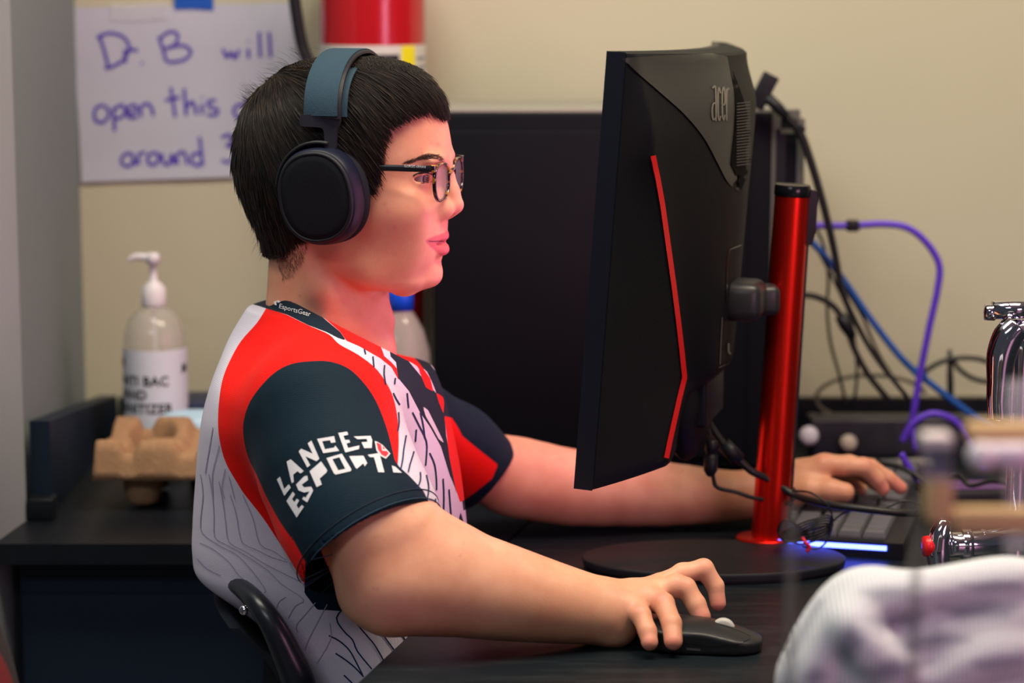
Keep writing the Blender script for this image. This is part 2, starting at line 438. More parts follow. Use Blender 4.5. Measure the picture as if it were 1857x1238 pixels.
# counter along the back wall behind the player
ct = thing('lab_counter', 'black lab bench along the back wall with a navy cabinet front, behind the player', 'counter', (-0.3, 0.5, 0))
e0 = Vector((-0.1416, -0.345)); ed = Vector((0.2467, 0.969))
def edge_at(y): return e0 + ed * ((y - e0.y) / ed.y)
def cpoly(y0, y1, z, x0=-0.576, gap=.004): return [(x0, y0, z), (edge_at(y0).x - gap, y0, z), (edge_at(y1).x - gap, y1, z), (x0, y1, z)]
mb = MB(); mb.prism([(-.9, .105, .75), (edge_at(.19).x - .004, .19, .75)][:0] + [(-.599, .19, .75), (edge_at(.19).x - .004, .19, .75), (edge_at(.846).x - .004, .846, .75), (-.576, .846, .75), (-.576, .31, .75)], (0, 0, -.024)); mb.build('worktop', M_black_top, ct, smooth=False)
mb = MB(); mb.box((-.560, .318, .7635), (.030, .030, .026), bev=.002); mb.build('splash_foot', M_black_top, ct, auto=40)
mb = MB(); mb.prism(cpoly(.83, .846, .7505, -.55), (0, 0, .0525)); mb.build('backsplash', M_black_top, ct, smooth=False)
mb = MB(); mb.prism([(-0.577, 0.34, 0.7505), (-0.577, 0.34, 0.864), (-0.577, 0.83, 0.806), (-0.577, 0.83, 0.7505)], (0.024, 0, 0)); mb.build('side_splash', M_cab, ct, smooth=False)
mb = MB(); mb.prism(cpoly(.232, .846, 0, -.572), (0, 0, .725)); mb.build('cabinet', M_cab, ct, smooth=False)
mb = MB(); mb.box((-0.30, 0.2305, 0.35), (0.54, 0.003, 0.66), bev=0.001); mb.build('cabinet_door', M_cab, ct, auto=40)

# bench the player sits at: black top, person-side edge turned about 14 degrees
e0 = Vector((-0.1416, -0.345)); ed = Vector((0.2467, 0.969))
def edge_at(y): return e0 + ed * ((y - e0.y) / ed.y)
a0 = edge_at(-1.5); a1 = edge_at(0.85)
mb = MB(); mb.prism([(a0.x, a0.y, 0.75), (1.35, -1.5, 0.75), (1.35, 0.848, 0.75), (edge_at(0.848).x, 0.848, 0.75)], (0, 0, -0.028))
bt = thing('lab_bench', 'black scuffed lab bench top under the monitor, mouse and keyboard', 'desk', (0.5, -0.3, 0))
mb.build('worktop', M_bench, bt, smooth=False)
mb = MB(); mb.box((0.80, -0.3, 0.36), (0.9, 1.9, 0.72)); mb.build('cabinet', M_cab, bt, smooth=False)
mb = MB(); mb.box((0.78, 0.838, 0.776), (1.13, 0.018, 0.052)); mb.build('backsplash', M_black_top, bt, smooth=False)

# ------------------------------------------------------------------ handwritten sign on the wall
M_paper = mat('sign_paper', (0.50, 0.52, 0.62), 0.35, bump=0.4, bscale=30, var=0.04, vscale=20)
M_ink = mat('purple_marker', (0.075, 0.035, 0.42), 0.6)
sg = thing('paper_sign', 'white paper sign handwritten in purple marker, taped to the back wall', 'sign', P(340, 160, YW - 0.002))
cr = [P(131, 14, YW - .002), P(545, 4, YW - .002), P(556, 316, YW - .002), P(149, 330, YW - .002)]
rows = []
for j in range(13):
    r = []
    for i in range(17):
        u, v = i / 16, j / 12
        p = (cr[0] * (1 - u) + cr[1] * u) * (1 - v) + (cr[3] * (1 - u) + cr[2] * u) * v
        p = p + Vector((0, -0.0012 * (1 + math.sin(u * 9 + v * 3) * .5 + math.sin(v * 11) * .4) - 0.003 * max(0, v - .85) * 6, 0)); r.append(p)
    rows.append(r)
mb = MB(); mb.grid(rows); paper = mb.build('sheet', M_paper, sg)
pb = bvh_of(paper)
INK = [
 # Dr. B
 [(180, 62), (190, 95), (197, 122)], [(176, 70), (196, 60), (222, 66), (234, 84), (226, 106), (206, 120), (190, 124)],
 [(226, 90), (228, 114)], [(226, 100), (238, 90), (250, 92)], [(256, 114), (259, 116)],
 [(288, 66), (296, 90), (302, 112)], [(288, 72), (306, 58), (322, 62), (318, 80), (300, 88)], [(300, 88), (330, 82), (346, 92), (338, 106), (318, 112), (304, 112)],
 # will
 [(404, 88), (412, 104), (420, 94), (426, 106), (434, 90)], [(450, 88), (451, 106)], [(450, 74), (451, 76)], [(470, 58), (472, 104)], [(488, 58), (491, 104)],
 # open
 [(190, 190), (174, 196), (172, 216), (186, 222), (198, 208), (192, 192)], [(206, 194), (208, 238)], [(206, 200), (220, 190), (228, 202), (218, 214), (208, 214)],
 [(232, 206), (248, 200), (244, 190), (232, 196), (234, 212), (250, 212)], [(256, 212), (256, 194), (268, 188), (276, 198), (278, 210)],
 # this
 [(310, 158), (318, 212)], [(300, 182), (326, 176)], [(334, 160), (338, 210)], [(338, 196), (348, 184), (354, 194), (356, 208)], [(366, 188), (367, 207)], [(366, 176), (367, 178)], [(392, 182), (378, 184), (380, 194), (394, 198), (392, 208), (376, 208)],
 # door
 [(446, 192), (432, 190), (424, 200), (430, 212), (446, 208)], [(446, 176), (448, 212)], [(470, 192), (458, 198), (464, 210), (478, 204), (470, 192)], [(500, 192), (488, 198), (494, 210), (508, 204), (500, 192)], [(520, 210), (520, 192), (532, 190)],
 # around
 [(240, 278), (226, 280), (220, 294), (232, 302), (242, 292), (240, 280), (246, 300)], [(252, 298), (252, 280), (264, 276)], [(280, 276), (268, 284), (272, 298), (284, 296), (288, 282), (280, 276)],
 [(294, 278), (296, 294), (306, 298), (312, 280), (316, 298)], [(322, 298), (322, 280), (334, 276), (340, 298)], [(364, 278), (350, 280), (348, 294), (360, 300), (366, 292)], [(362, 248), (368, 300)],
 # 3
 [(402, 250), (414, 244), (422, 254), (412, 264), (426, 268), (428, 284), (416, 294), (402, 290)], [(450, 250), (448, 290)], [(470, 252), (484, 256), (484, 286), (470, 288), (466, 268), (470, 252)],
]
INK = [spl2(l, 5) for l in INK]
for i0, i1 in ((0, 6), (6, 11), (11, 16), (16, 22), (22, 26), (26, 32), (32, 99)): ribbons('handwriting', pb, INK[i0:i1], 6.0, M_ink, sg, off=0.0008, step=5)
M_tape = mat('blue_tape', (0.005, 0.09, 0.48), 0.6, var=0.1, vscale=60)
tp = MB(); tp.prism([P(316, -14, YW - .0045), P(387, -16, YW - .0045), P(387, 19, YW - .0045), P(350, 16, YW - .0045), P(316, 17, YW - .0045)], (0, 0.0006, 0)); tp.build('tape', M_tape, sg, smooth=False)
M_ctape = mat('clear_tape', (0.8, 0.8, 0.88), 0.15, alpha=0.35, spec=0.8, bump=1.0, bscale=60)
rows = [[P(200 + 13 * i, 6 + 6 * j + 2 * math.sin(i * .7), YW - .0058 - .0018 * abs(math.sin(i * 1.7 + j))) for i in range(9)] for j in range(6)]
tp = MB(); tp.grid(rows); tp.build('clear_tape', M_ctape, sg)

# ------------------------------------------------------------------ fire extinguisher
M_red = mat('extinguisher_red', (0.42, 0.006, 0.012), 0.22, spec=0.6, coat=0.3)
ey = YW - 0.083; c0 = P(678, 300, ey); ex, r0 = c0.x, 0.0705
zt = 1.297; zb = 0.905
fe = thing('fire_extinguisher', 'red fire extinguisher with printed label hanging on the wall', 'fire extinguisher', (ex, ey, zb))
mb = MB(); mb.lathe([(0.0, zb + .012), (0.05, zb + .002), (0.062, zb), (0.0695, zb + .006), (r0, zb + .02), (r0, 1.36), (r0 * .97, 1.385), (r0 * .82, 1.415), (r0 * .5, 1.435), (0.022, 1.44), (0.02, 1.47), (0, 1.47)], (ex, ey, 0), 48)
cyl = mb.build('cylinder', M_red, fe, auto=50)
eb = bvh_of(cyl)
def patch(name, a0, a1, z0, z1, m, parent, off=0.0008, r=None, cx=None, cy=None, n=20):
    r = r or r0; cx = ex if cx is None else cx; cy = ey if cy is None else cy
    rows = [[(cx + (r + off) * math.cos(a), cy + (r + off) * math.sin(a), z) for a in np.linspace(math.radians(a0), math.radians(a1), n)] for z in (z0, z1)]
    q = MB(); q.grid(rows); return q.build(name, m, parent)
M_lab = mat('label_white', (0.60, 0.60, 0.56), 0.45); M_yel = mat('label_yellow', (0.80, 0.72, 0.01), 0.5); M_lblack = mat('label_black', (0.01, 0.01, 0.012), 0.5)
M_lgrey = mat('label_grey', (0.25, 0.27, 0.28), 0.6)
patch('label', -176, -4, 1.11, zt, M_lab, fe, 0.001, n=40)
patch('label_band', -90, -58, zt - .033, zt - .012, M_lblack, fe, 0.0016)
patch('label_stripe', -55, -36, 1.13, zt - .001, M_yel, fe, 0.0016)
for k in range(9):
    patch('label_print', -33, -12, zt - .02 - k * .012, zt - .016 - k * .012, M_lgrey, fe, 0.0016, n=8)
    if k > 2: patch('label_print', -110, -60, zt - .02 - k * .012, zt - .016 - k * .012, M_lgrey, fe, 0.0016, n=8)
mb = MB(); mb.box((ex, ey, 1.49), (0.04, 0.03, 0.05), bev=.004); mb.box((ex + .03, ey, 1.525), (0.12, 0.02, 0.012), bev=.003); mb.box((ex + .02, ey, 1.555), (0.11, 0.02, 0.012), bev=.003); mb.build('valve_handle', M_blackp, fe)
mb = MB(); mb.tube([(ex - .02, ey, 1.49)] + [P(x, y, ey - .02) for x, y in [(560, -160), (536, -90), (533, -20), (540, 40), (549, 85), (565, 130), (578, 200), (584, 260)]], 0.0085, 12, smooth=6); mb.build('hose', M_blackp, fe)
mb = MB(); mb.box((ex, YW - .006, 1.2), (0.05, 0.012, 0.25)); mb.build('bracket', M_blackp, fe)

# ------------------------------------------------------------------ hand sanitizer
ZC = 0.7505
def clear(name, col, rough=0.05, alpha=0.3, spec=0.6): return mat(name, col, rough, alpha=alpha, spec=spec, coat=0.3)
M_clear = clear('clear_bottle', (0.62, 0.60, 0.54), alpha=0.42)
bp = P(286, 835, 0.62); bx, by = bp.x, 0.62
sb = thing('hand_sanitizer_bottle', 'clear pump bottle of hand sanitizer with white label on the back counter', 'bottle', (bx, by, ZC))
mb = MB(); mb.lathe([(0, ZC + .001), (.034, ZC), (.0385, ZC + .004), (.0395, ZC + .012), (.0395, ZC + .150), (.038, ZC + .166), (.032, ZC + .184), (.022, ZC + .195), (.0145, ZC + .199), (.0135, ZC + .206)], (bx, by, 0), 40); mb.build('body', M_clear, sb)
mb = MB(); mb.lathe([(.0005, ZC + .012), (.0022, ZC + .012), (.0022, ZC + .21)], (bx, by, 0), 10); mb.build('dip_tube', M_white, sb)
mb = MB(); mb.lathe([(.0145, ZC + .200), (.0155, ZC + .203), (.015, ZC + .222), (.010, ZC + .228), (.0048, ZC + .232), (.0045, ZC + .252), (.0085, ZC + .253), (.0085, ZC + .262), (.006, ZC + .266), (0, ZC + .266)], (bx, by, 0), 24)
mb.tube([(bx - .004, by, ZC + .260), (bx - .022, by, ZC + .261), (bx - .030, by, ZC + .256)], [.0055, .0042, .003], 10, smooth=4); mb.build('pump', M_white, sb)
patch('label', -178, -2, ZC + .006, ZC + .150, mat('sanitizer_label', (0.66, 0.70, 0.80), .5), sb, .0006, .0395, bx, by, 40)
def cylmap(cx, cy, r, ang0, z0, s):
    return lambda x, y: (cx + r * math.cos(math.radians(ang0) + x * s / r), cy + r * math.sin(math.radians(ang0) + x * s / r), z0 + y * s)
for t, z, a in (('ANTI BAC', .107, -168), ('HAND', .090, -168), ('SANITIZER', .073, -168), ('M', .128, -166), ('M', .120, -30)):
    mb = MB(); text_decal(mb, None, t, cylmap(bx, by, .0405, a, ZC + z, .0165), bold=.03, spacing=1.05); mb.build('label_text', M_lblack, sb, smooth=False)
mb = MB()
for k in range(5): text_decal(mb, None, 'kills germs without water', cylmap(bx, by, .0405, -165, ZC + .060 - k * .008, .0055)) if False else None
for k in range(5):
    a0_, a1_ = math.radians(-165), math.radians(-165 + 50 + 17 * ((k * 7) % 3)); z = ZC + .060 - k * .0075
    mb.grid([[(bx + .0404 * math.cos(a), by + .0404 * math.sin(a), zz) for a in np.linspace(a0_, a1_, 12)] for zz in (z, z + .0018)])
mb.build('label_small_print', M_lgrey, sb)

sb.scale = (1.05, 1.05, 1.06)
# blue and white pack beside it, navy box behind
bk = thing('glove_box', 'dark navy box on the counter behind the blue and white pack', 'box', (0, 0, 0))
c = P(395, 770, 0.66); mb = MB(); mb.box((c.x, 0.66, ZC + .0422), (0.13, 0.09, 0.084), bev=.003); mb.build('carton', mat('navy_card', (.012, .02, .06), .5), bk, auto=40)
M_pack = mat('pack_blue', (0.42, 0.62, 0.78), .35, bump=.5, bscale=40, var=.25, vscale=18)
pk = thing('wipes_pack', 'light blue and white soft pack lying on the counter beside the sanitizer', 'pack', (0, 0, 0))
V_ = Vol((-.50, .48, ZC), (-.22, .61, ZC + .13), .003)
pc = P(372, 782, .54)
V_.ell((pc.x + .010, .545, ZC + .0640), (.075, .030, .024), 0, 'add', np.array(rot_y(6)))
V_.func(lambda X, Y, Z: ZC + .0425 - Z + 0 * X + 0 * Y, (-.6, .3, ZC - .01), (0, .7, ZC + .14), .003, 'int') 
vv, ff = V_.mesh(); mesh_np('wrapper', vv, ff, M_pack, pk)
mb = MB(); mb.box((pc.x + .030, .550, ZC + .0212), (.10, .056, .042), bev=.004); mb.build('pack_base', mat('navy_card2', (.02, .03, .09), .5), pk, auto=40)

# moulded pulp cup carrier
M_pulp = mat('moulded_pulp', (0.34, 0.20, 0.11), .95, spec=.1, bump=1.0, bscale=260, var=.18, vscale=60)
q0 = P(175, 870, 0.36).x; tcx, tcy = q0 + .105, .430
tr = thing('cup_carrier', 'brown moulded pulp cup carrier on the back counter behind the player', 'cup carrier', (tcx, tcy, ZC))
N = 96; hw = .105
def eprof(x):
    u = x + hw
    return .068 + .016 * float(sstep(.036, .026, u)) + .016 * float(sstep(.046, .058, u) * sstep(.104, .090, u)) + .014 * float(sstep(.122, .134, u) * sstep(.176, .160, u)) + .015 * float(sstep(.184, .192, u))
def trayz(x, y):
    ax_ = abs(y) / .084; z = eprof(x) * (.80 + .20 * float(sstep(.25, .9, ax_))) + .004 * float(sstep(.3, .0, ax_))
    for sx in (-1, 1):
        for sy in (-1, 1):
            r = math.hypot(x - sx * .053, y - sy * .043); z = z + (.0045 - z) * float(sstep(.033, .018, r))
    e = max(abs(x) - (hw - .004), abs(y) - (.084 - .004), 0)
    if e > 0: z = z + (.0400 - z) * min(1, e / .004)
    return z + .0006 * math.sin(x * 700) * math.sin(y * 610)
xs = [-hw, -hw + .001, -hw + .003] + [(-hw + .004 + (2 * hw - .008) * i / N) for i in range(N + 1)] + [hw - .003, hw - .001, hw]
ys = [-.084, -.083, -.081] + [-.080 + .160 * i / N for i in range(N + 1)] + [.081, .083, .084]
rows = [[(tcx + x, tcy + y, ZC + trayz(x, y)) for x in xs] for y in ys]
mb = MB(); mb.grid(rows); tray = mb.build('tray', M_pulp, tr)
sm = tray.modifiers.new('s', 'SOLIDIFY'); sm.thickness = .003; sm.offset = 1

# water bottle with blue cap behind the neck
wx = P(727, 600, .54).x; wy = .54
wb = thing('water_bottle', 'clear plastic bottle with a blue cap standing behind the player neck', 'bottle', (wx, wy, ZC))
mb = MB(); mb.lathe([(0, ZC + .004), (.030, ZC), (.035, ZC + .006), (.0365, ZC + .02), (.0355, ZC + .06), (.0365, ZC + .10), (.037, ZC + .135), (.0355, ZC + .155), (.029, ZC + .178), (.020, ZC + .194), (.0135, ZC + .204), (.0125, ZC + .212)], (wx, wy, 0), 36); mb.build('body', M_clear, wb)
mb = MB(); mb.lathe([(.0125, ZC + .203), (.0158, ZC + .204), (.0158, ZC + .224), (.0145, ZC + .227), (0, ZC + .227)], (wx, wy, 0), 28); mb.build('cap', mat('blue_cap', (.006, .08, .75), .35), wb)
patch('label', -175, -5, ZC + .04, ZC + .115, mat('bottle_label', (.35, .36, .36), .5), wb, .0006, .0367, wx, wy, 30)

wb.scale = (1.03, 1.03, 1.075)
# ------------------------------------------------------------------ desktop tower
M_tower = mat('tower_black', (.0040, .0050, .0078), .55, spec=.12, bump=.1, bscale=700)
M_greym = mat('grey_metal', (.13, .13, .115), .5, metal=.3)
tw = thing('desktop_tower', 'large black desktop computer tower standing behind the monitor', 'computer', (.14, .66, DESK))
mb = MB(); mb.box((.137, .665, .75 + .2385), (.452, .205, .457), bev=.004); mb.build('case', M_tower, tw, auto=40)
mb = MB(); mb.box((.10, .5595, .75 + .235), (.40, .006, .42), bev=.002); mb.build('side_panel', M_tower, tw, auto=40)
mb = MB(); mb.box((.137, .665, 1.2195), (.44, .19, .005), bev=.001); mb.build('top_highlight', mat('top_grey', (.30, .29, .25), .6), tw, auto=40)  # grey plate paints the highlight along the case top
for x in (-.06, .33):
    for y in (.59, .74):
        mb = MB(); mb.lathe([(.012, .75), (.014, .762)], (x, y, 0), 16); mb.build('foot', M_blackp, tw)
mb = MB()
for (x0, x1, y0, y1) in ((1398, 1448, 198, 214), (1398, 1405, 214, 660), (1444, 1448, 214, 680), (1405, 1444, 232, 240)):
    a = P(x0, y0, .58); b = P(x1, y1, .58); mb.box(((a.x + b.x) / 2, .575, (a.z + b.z) / 2), (abs(b.x - a.x), .03, abs(a.z - b.z)))
mb.build('rear_frame', M_greym, tw, smooth=False)
a = P(1405, 240, .575); b = P(1415, 700, .575); mb = MB(); mb.box(((a.x + b.x) / 2, .573, (a.z + b.z) / 2), (b.x - a.x, .03, a.z - b.z)); mb.build('rear_bracket', M_blackp, tw, smooth=False)
m = bpy.data.materials.new('painted_rear_glow'); m.use_nodes = True; nt = m.node_tree; b_ = nt.nodes['Principled BSDF']; tc = nt.nodes.new('ShaderNodeTexCoord'); sp = nt.nodes.new('ShaderNodeSeparateXYZ'); cr_ = nt.nodes.new('ShaderNodeValToRGB')  # glow of the inside lights painted as a colour gradient, no emission
nt.links.new(tc.outputs['Generated'], sp.inputs[0]); nt.links.new(sp.outputs['Z'], cr_.inputs[0]); nt.links.new(cr_.outputs[0], b_.inputs['Base Color'])
cr_.color_ramp.elements[0].color = (.05, .05, .06, 1); cr_.color_ramp.elements[1].color = (.30, .28, .26, 1); cr_.color_ramp.elements[0].position = .05
for p_, c_ in ((.25, (.03, .16, .12, 1)), (.5, (.05, .12, .25, 1)), (.7, (.08, .06, .35, 1))):
    e = cr_.color_ramp.elements.new(p_); e.color = c_
a = P(1415, 240, .58); b = P(1444, 400, .58); mb = MB(); mb.box(((a.x + b.x) / 2, .568, (a.z + b.z) / 2), (b.x - a.x, .01, a.z - b.z)); mb.build('rear_cards', m, tw, smooth=False)

# ------------------------------------------------------------------ cables hanging behind the bench
M_violet_lit = mat('violet_lit_cable', (.10, .035, .55), .4); M_blue = mat('blue_cable', (.006, .08, .36), .4); M_greyc = mat('grey_cable', (.12, .11, .08), .5)  # first cord is blue; the purple light on it is put into its colour
def cable(name, label, pts, Y, r, m, cat='cable', group=None):
    P3 = [P(p[0], p[1], (p[2] if len(p) > 2 else Y)) for p in pts]
    q = MB(); q.tube(P3, r, 10, smooth=6); o = q.build(name, m); tag(o, label, cat, group); return o
t = thing('violet_lit_cable', 'violet-lit blue network cable with black clip arching over the right of the bench', 'cable', P(1600, 410, .62))
mb = MB(); mb.tube([P(*p, .62) for p in [(1452, 408), (1500, 409), (1545, 409), (1600, 406), (1645, 413), (1680, 440), (1703, 480), (1700, 525), (1686, 590), (1670, 670), (1660, 730), (1654, 775), (1662, 815)]], .0046, 12, smooth=6); mb.build('cord', M_violet_lit, t)
c = P(1546, 409, .62); mb = MB(); mb.box(c, (.017, .014, .015), bev=.003); mb.build('clip', M_blackp, t)
cable('violet_lit_cable', 'violet-lit blue cable looping low over the bench behind the keyboard', [(1636, 800), (1655, 768), (1690, 750), (1730, 762), (1762, 800), (1785, 850)], .58, .0046, M_violet_lit)
cable('violet_lit_cable', 'short violet-lit blue cable dropping onto the bench right of the far hand', [(1634, 822), (1650, 850), (1672, 880), (1690, 900, .36)], .40, .0042, M_violet_lit)
cable('network_cable', 'blue network cable running down diagonally in front of the wall', [(1455, 425), (1485, 452), (1530, 508), (1580, 580), (1640, 655), (1700, 705), (1780, 765), (1830, 800)], .66, .0045, M_blue)
c = P(1668, 678, .66); mb = MB(); mb.box(c, (.020, .012, .012), rot_y(35), bev=.003); tag(mb.build('cable_clip', M_blue), 'blue clip gripping the diagonal blue cable', 'clip')
# black plug on its cable sticking up
t = thing('plug_cable', 'black cable with a T shaped plug sticking up above the tower', 'cable', P(1385, 160, .54))
mb = MB(); mb.box(P(1384, 165, .54), (.021, .013, .046), rot_y(27), bev=.002); mb.tube([P(1390, 176, .54), P(1412, 196, .54), P(1432, 218, .54)], [.0075, .007, .005], 12); mb.build('plug', M_blackp, t)
mb = MB(); mb.tube([P(*p, .54) for p in [(1425, 210), (1450, 240), (1466, 280), (1486, 345), (1503, 410), (1515, 465), (1528, 530), (1555, 590), (1590, 650), (1645, 720)]], [.0055, .0055, .005, .0045, .0035, .003], 10, smooth=6); mb.build('cord', M_cable, t)
mb = MB(); mb.box(P(1452, 232, .54), (.012, .012, .008), rot_y(40), bev=.002); mb.build('cable_tie', M_blackp, t)
KC = 'black cables hanging down the wall behind the bench'
cable('black_cable', 'thick black cable with a moulded lump curving down from behind the red pole', [(1445, 534), (1480, 538), (1512, 556), (1534, 590), (1548, 630), (1575, 680), (1612, 725)], .62, .0042, M_cable)
mb = MB(); mb.tube([P(1522, 572, .62), P(1534, 588, .62), P(1546, 612, .62)], [.007, .010, .006], 12); tag(mb.build('ferrite_bead', M_blackp), 'black moulded bead on the thick cable right of the red pole', 'cable bead')
cable('black_cable', 'thin black cable hanging nearest the red pole, ending at the bench', [(1470, 400), (1492, 440), (1502, 500), (1500, 560), (1506, 620), (1522, 680), (1535, 735)], .68, .0022, M_cable)
cable('black_cable', 'thin black cable hanging steeply in the middle of the bundle', [(1476, 440), (1508, 500), (1536, 560), (1550, 620), (1554, 680), (1548, 735)], .70, .0022, M_cable)
cable('black_cable', 'thin black cable slanting away to the right toward the violet-lit cable', [(1500, 470), (1530, 520), (1562, 570), (1592, 640), (1630, 700), (1662, 740)], .72, .0024, M_cable)
lp = [(1580 + 100 * math.cos(a), 722 + 42 * math.sin(a)) for a in np.linspace(-.2, -math.pi * 1.35, 16)]
cable('grey_cable', 'thin grey cable bent into a wide loop against the wall', lp, .76, .0028, M_greyc)
cable('black_cable', 'black cable arching at the far right behind the chrome faucet', [(1660, 700), (1680, 672), (1720, 652), (1770, 650), (1805, 665), (1830, 700), (1838, 740)], .74, .0036, M_cable)
cable('black_cable', 'black cable sagging at the far right behind the chrome faucet', [(1728, 650), (1740, 670), (1770, 688), (1810, 692), (1870, 685)], .76, .0034, M_cable)
a = P(1722, 634, .75); b = P(1724, 730, .75); mb = MB(); mb.tube([a, (a + b) / 2, b], [.003, .0048, .0048], 10); tag(mb.build('cable_post', M_blackp), 'short black upright stub on the bench backsplash at the right', 'post')

# black service rail with two pale knobs at the back of the bench
t = thing('service_rail', 'long black rail with two pale round knobs at the back of the bench', 'rail', (.6, .62, DESK))
a = P(1440, 805, .66); 
mb = MB(); mb.box((.76, .70, DESK + .026), (.72, .05, .052), bev=.004); mb.build('rail', mat('rail_black', (.020, .020, .032), .4, var=.1), t, auto=40)
for px, py, col, r in ((1466, 790, (.62, .60, .70), .013), (1538, 803, (.46, .40, .34), .0115)):
    c = P(px, py, .665); mb = MB(); mb.lathe([(0, .011), (r * .7, .010), (r, .006), (r, -.004), (r * .6, -.012)], c, 24, axis=(0, -1, .25)); mb.build('knob', mat('knob_%d' % px, col, .4), t)
# ------------------------------------------------------------------ curved monitor on a red pole
NT = P(1112, 95, -.16); NB = P(1052, 885, -.16)               # near edge of the panel, top and bottom
AX_U = (NT - NB).normalized(); Hm = (NT - NB).length
chord = Vector((math.sin(math.radians(14.3)), math.cos(math.radians(14.3)), -0.022)).normalized()
AX_S = (chord - AX_U * chord.dot(AX_U)).normalized(); AX_W = AX_S.cross(AX_U).normalized()
if AX_W.x < 0: AX_W = -AX_W
Wm = 0.60; SAG = 0.034
def MP(s, v, w):                                             # s 0..1 across from the near edge, v 0..1 up, w metres toward the back
    q = 2 * s - 1
    return NB + AX_S * (s * Wm) + AX_U * (v * Hm) + AX_W * (w + SAG * (1 - q * q))
def mon_hit(px, py, t, s_guess=.1):
    """(s, v) where the photo ray meets the shell lying t behind the screen"""
    s, v = s_guess, .5; d = ray(px, py)
    for _ in range(30):
        p = MP(s, v, t); e = 1e-4
        q = proj_np(np.array([p, MP(s + e, v, t), MP(s, v + e, t)]))
        J = np.array([[(q[1, 0] - q[0, 0]) / e, (q[2, 0] - q[0, 0]) / e], [(q[1, 1] - q[0, 1]) / e, (q[2, 1] - q[0, 1]) / e]])
        r = np.array([px, py]) - q[0]
        ds = np.linalg.solve(J, r); s += float(np.clip(ds[0], -.1, .1)); v += float(np.clip(ds[1], -.2, .2))
    return s, v
M_shell = mat('monitor_shell', (.0060, .0070, .0090), .55, spec=.14, bump=.25, bscale=1100)
M_shell2 = mat('monitor_shell_panel', (.034, .035, .033), .42, spec=.40, bump=.2, bscale=1100)
M_bezel = mat('monitor_bezel', (.005, .007, .013), .42, spec=.25)
M_redp = mat('red_anodised', (.80, .018, .008), .30, metal=.88, spec=.6)
M_redline = mat('red_accent', (.75, .008, .012), .35)
mo = thing('monitor', 'black curved gaming monitor seen from behind on a glossy red pole stand', 'monitor', P(1290, 1010, .13))
TC = .034
cre = [(x, y) for x, y in ((1183, 282), (1200, 370), (1214, 470), (1228, 575), (1243, 688), (1228, 760), (1213, 832))]
cs = [mon_hit(x, y, TC) for x, y in cre]                      # (s, v) of the crease
cv = np.array([c[1] for c in cs][::-1]); csv = np.array([c[0] for c in cs][::-1])
def crease(v):
    if v > cv[-1]: k = (v - cv[-1]) / (1 - cv[-1] + 1e-6); return csv[-1] * (1 - k) + .02 * k
    return float(np.interp(v, cv, csv))
def backw(s, v):
    """how far the back stands behind the screen surface"""
    q = min(s, 1 - s); c = crease(v)
    edge = .014
    up = float(sstep(1.0, .80, v))                               # 1 over most of the height, 0 at the top
    tc = .018 + (TC - .018) * up
    if q < c: w = edge + (tc - edge) * (q / c) ** 1.0
    else:
        k = float(sstep(0, 1, min(1, (q - c) / (.42 - c))))
        peak = .040 + .016 * float(sstep(1.0, .86, v)); peak *= 1 - .62 * float(sstep(.22, .10, v))
        w = tc + (max(peak, tc * .55) - tc) * k
        w += 0
    return w
S = [0, .004, .012] + list(np.linspace(.02, .48, 44)) ; S = S + [.5] + [1 - x for x in S[::-1]]
VV = [0, .006] + list(np.linspace(.02, .98, 60)) + [.994, 1.0]
def wv(s, v):
    w = backw(s, v); e = min(v, 1 - v)
    return w if e > .006 else w * .9
rows = [[MP(s, v, wv(s, v)) for s in S] for v in VV]
mb = MB(); R = mb.grid(rows)
Fr = [[MP(s, v, 0.0) for s in S] for v in (0, 1)]
f0 = [mb.bm.verts.new(p) for p in Fr[0]]; f1 = [mb.bm.verts.new(p) for p in Fr[1]]
for k in range(len(S) - 1):
    mb.bm.faces.new((R[0][k], R[0][k + 1], f0[k + 1], f0[k])); mb.bm.faces.new((R[-1][k], R[-1][k + 1], f1[k + 1], f1[k]))
    mb.bm.faces.new((f0[k], f0[k + 1], f1[k + 1], f1[k]))
for i in (0, -1):
    col = [r[i] for r in R]; mb.bm.faces.new([f0[i]] + col + [f1[i]])
back = mb.build('back_cover', M_shell, mo, auto=28)
mbv = bvh_of(back)
# thin side bezel and the lit screen on the far face
mb = MB()
for s0, s1, v0, v1 in ((-.002, .014, -.002, 1.002), (.986, 1.002, -.002, 1.002)):
    mb.grid([[MP(s, v, w) for s, w in ((s0, -.006), (s1, -.006), (s1, 0), (s0, .013), (s0, -.006))] for v in (v0, v1)])
for v0, v1 in ((-.002, .035), (.985, 1.002)):
    mb.grid([[MP(s, v, w) for s in np.linspace(-.002, 1.002, 30)] for v, w in ((v0, -.006), (v1, -.006), (v1, 0), (v0, .008), (v0, -.006))])
mb.build('bezel', M_bezel, mo, auto=30)
M_scr = mat('lit_screen', (.02, .02, .02), .3, emit=(1.0, .33, .56), estr=1.5)
mb = MB(); mb.grid([[MP(s, v, -.004) for s in np.linspace(.014, .986, 30)] for v in (.035, .985)]); mb.build('screen', M_scr, mo)
# red crease line
ribbons('accent_line', mbv, [[(1183, 282), (1192, 325), (1200, 370), (1207, 420), (1214, 470), (1221, 520), (1228, 575), (1235, 635), (1240, 684), (1231, 720), (1223, 756), (1214, 796), (1207, 830)]], 9, M_redline, mo, off=.0011, step=6)
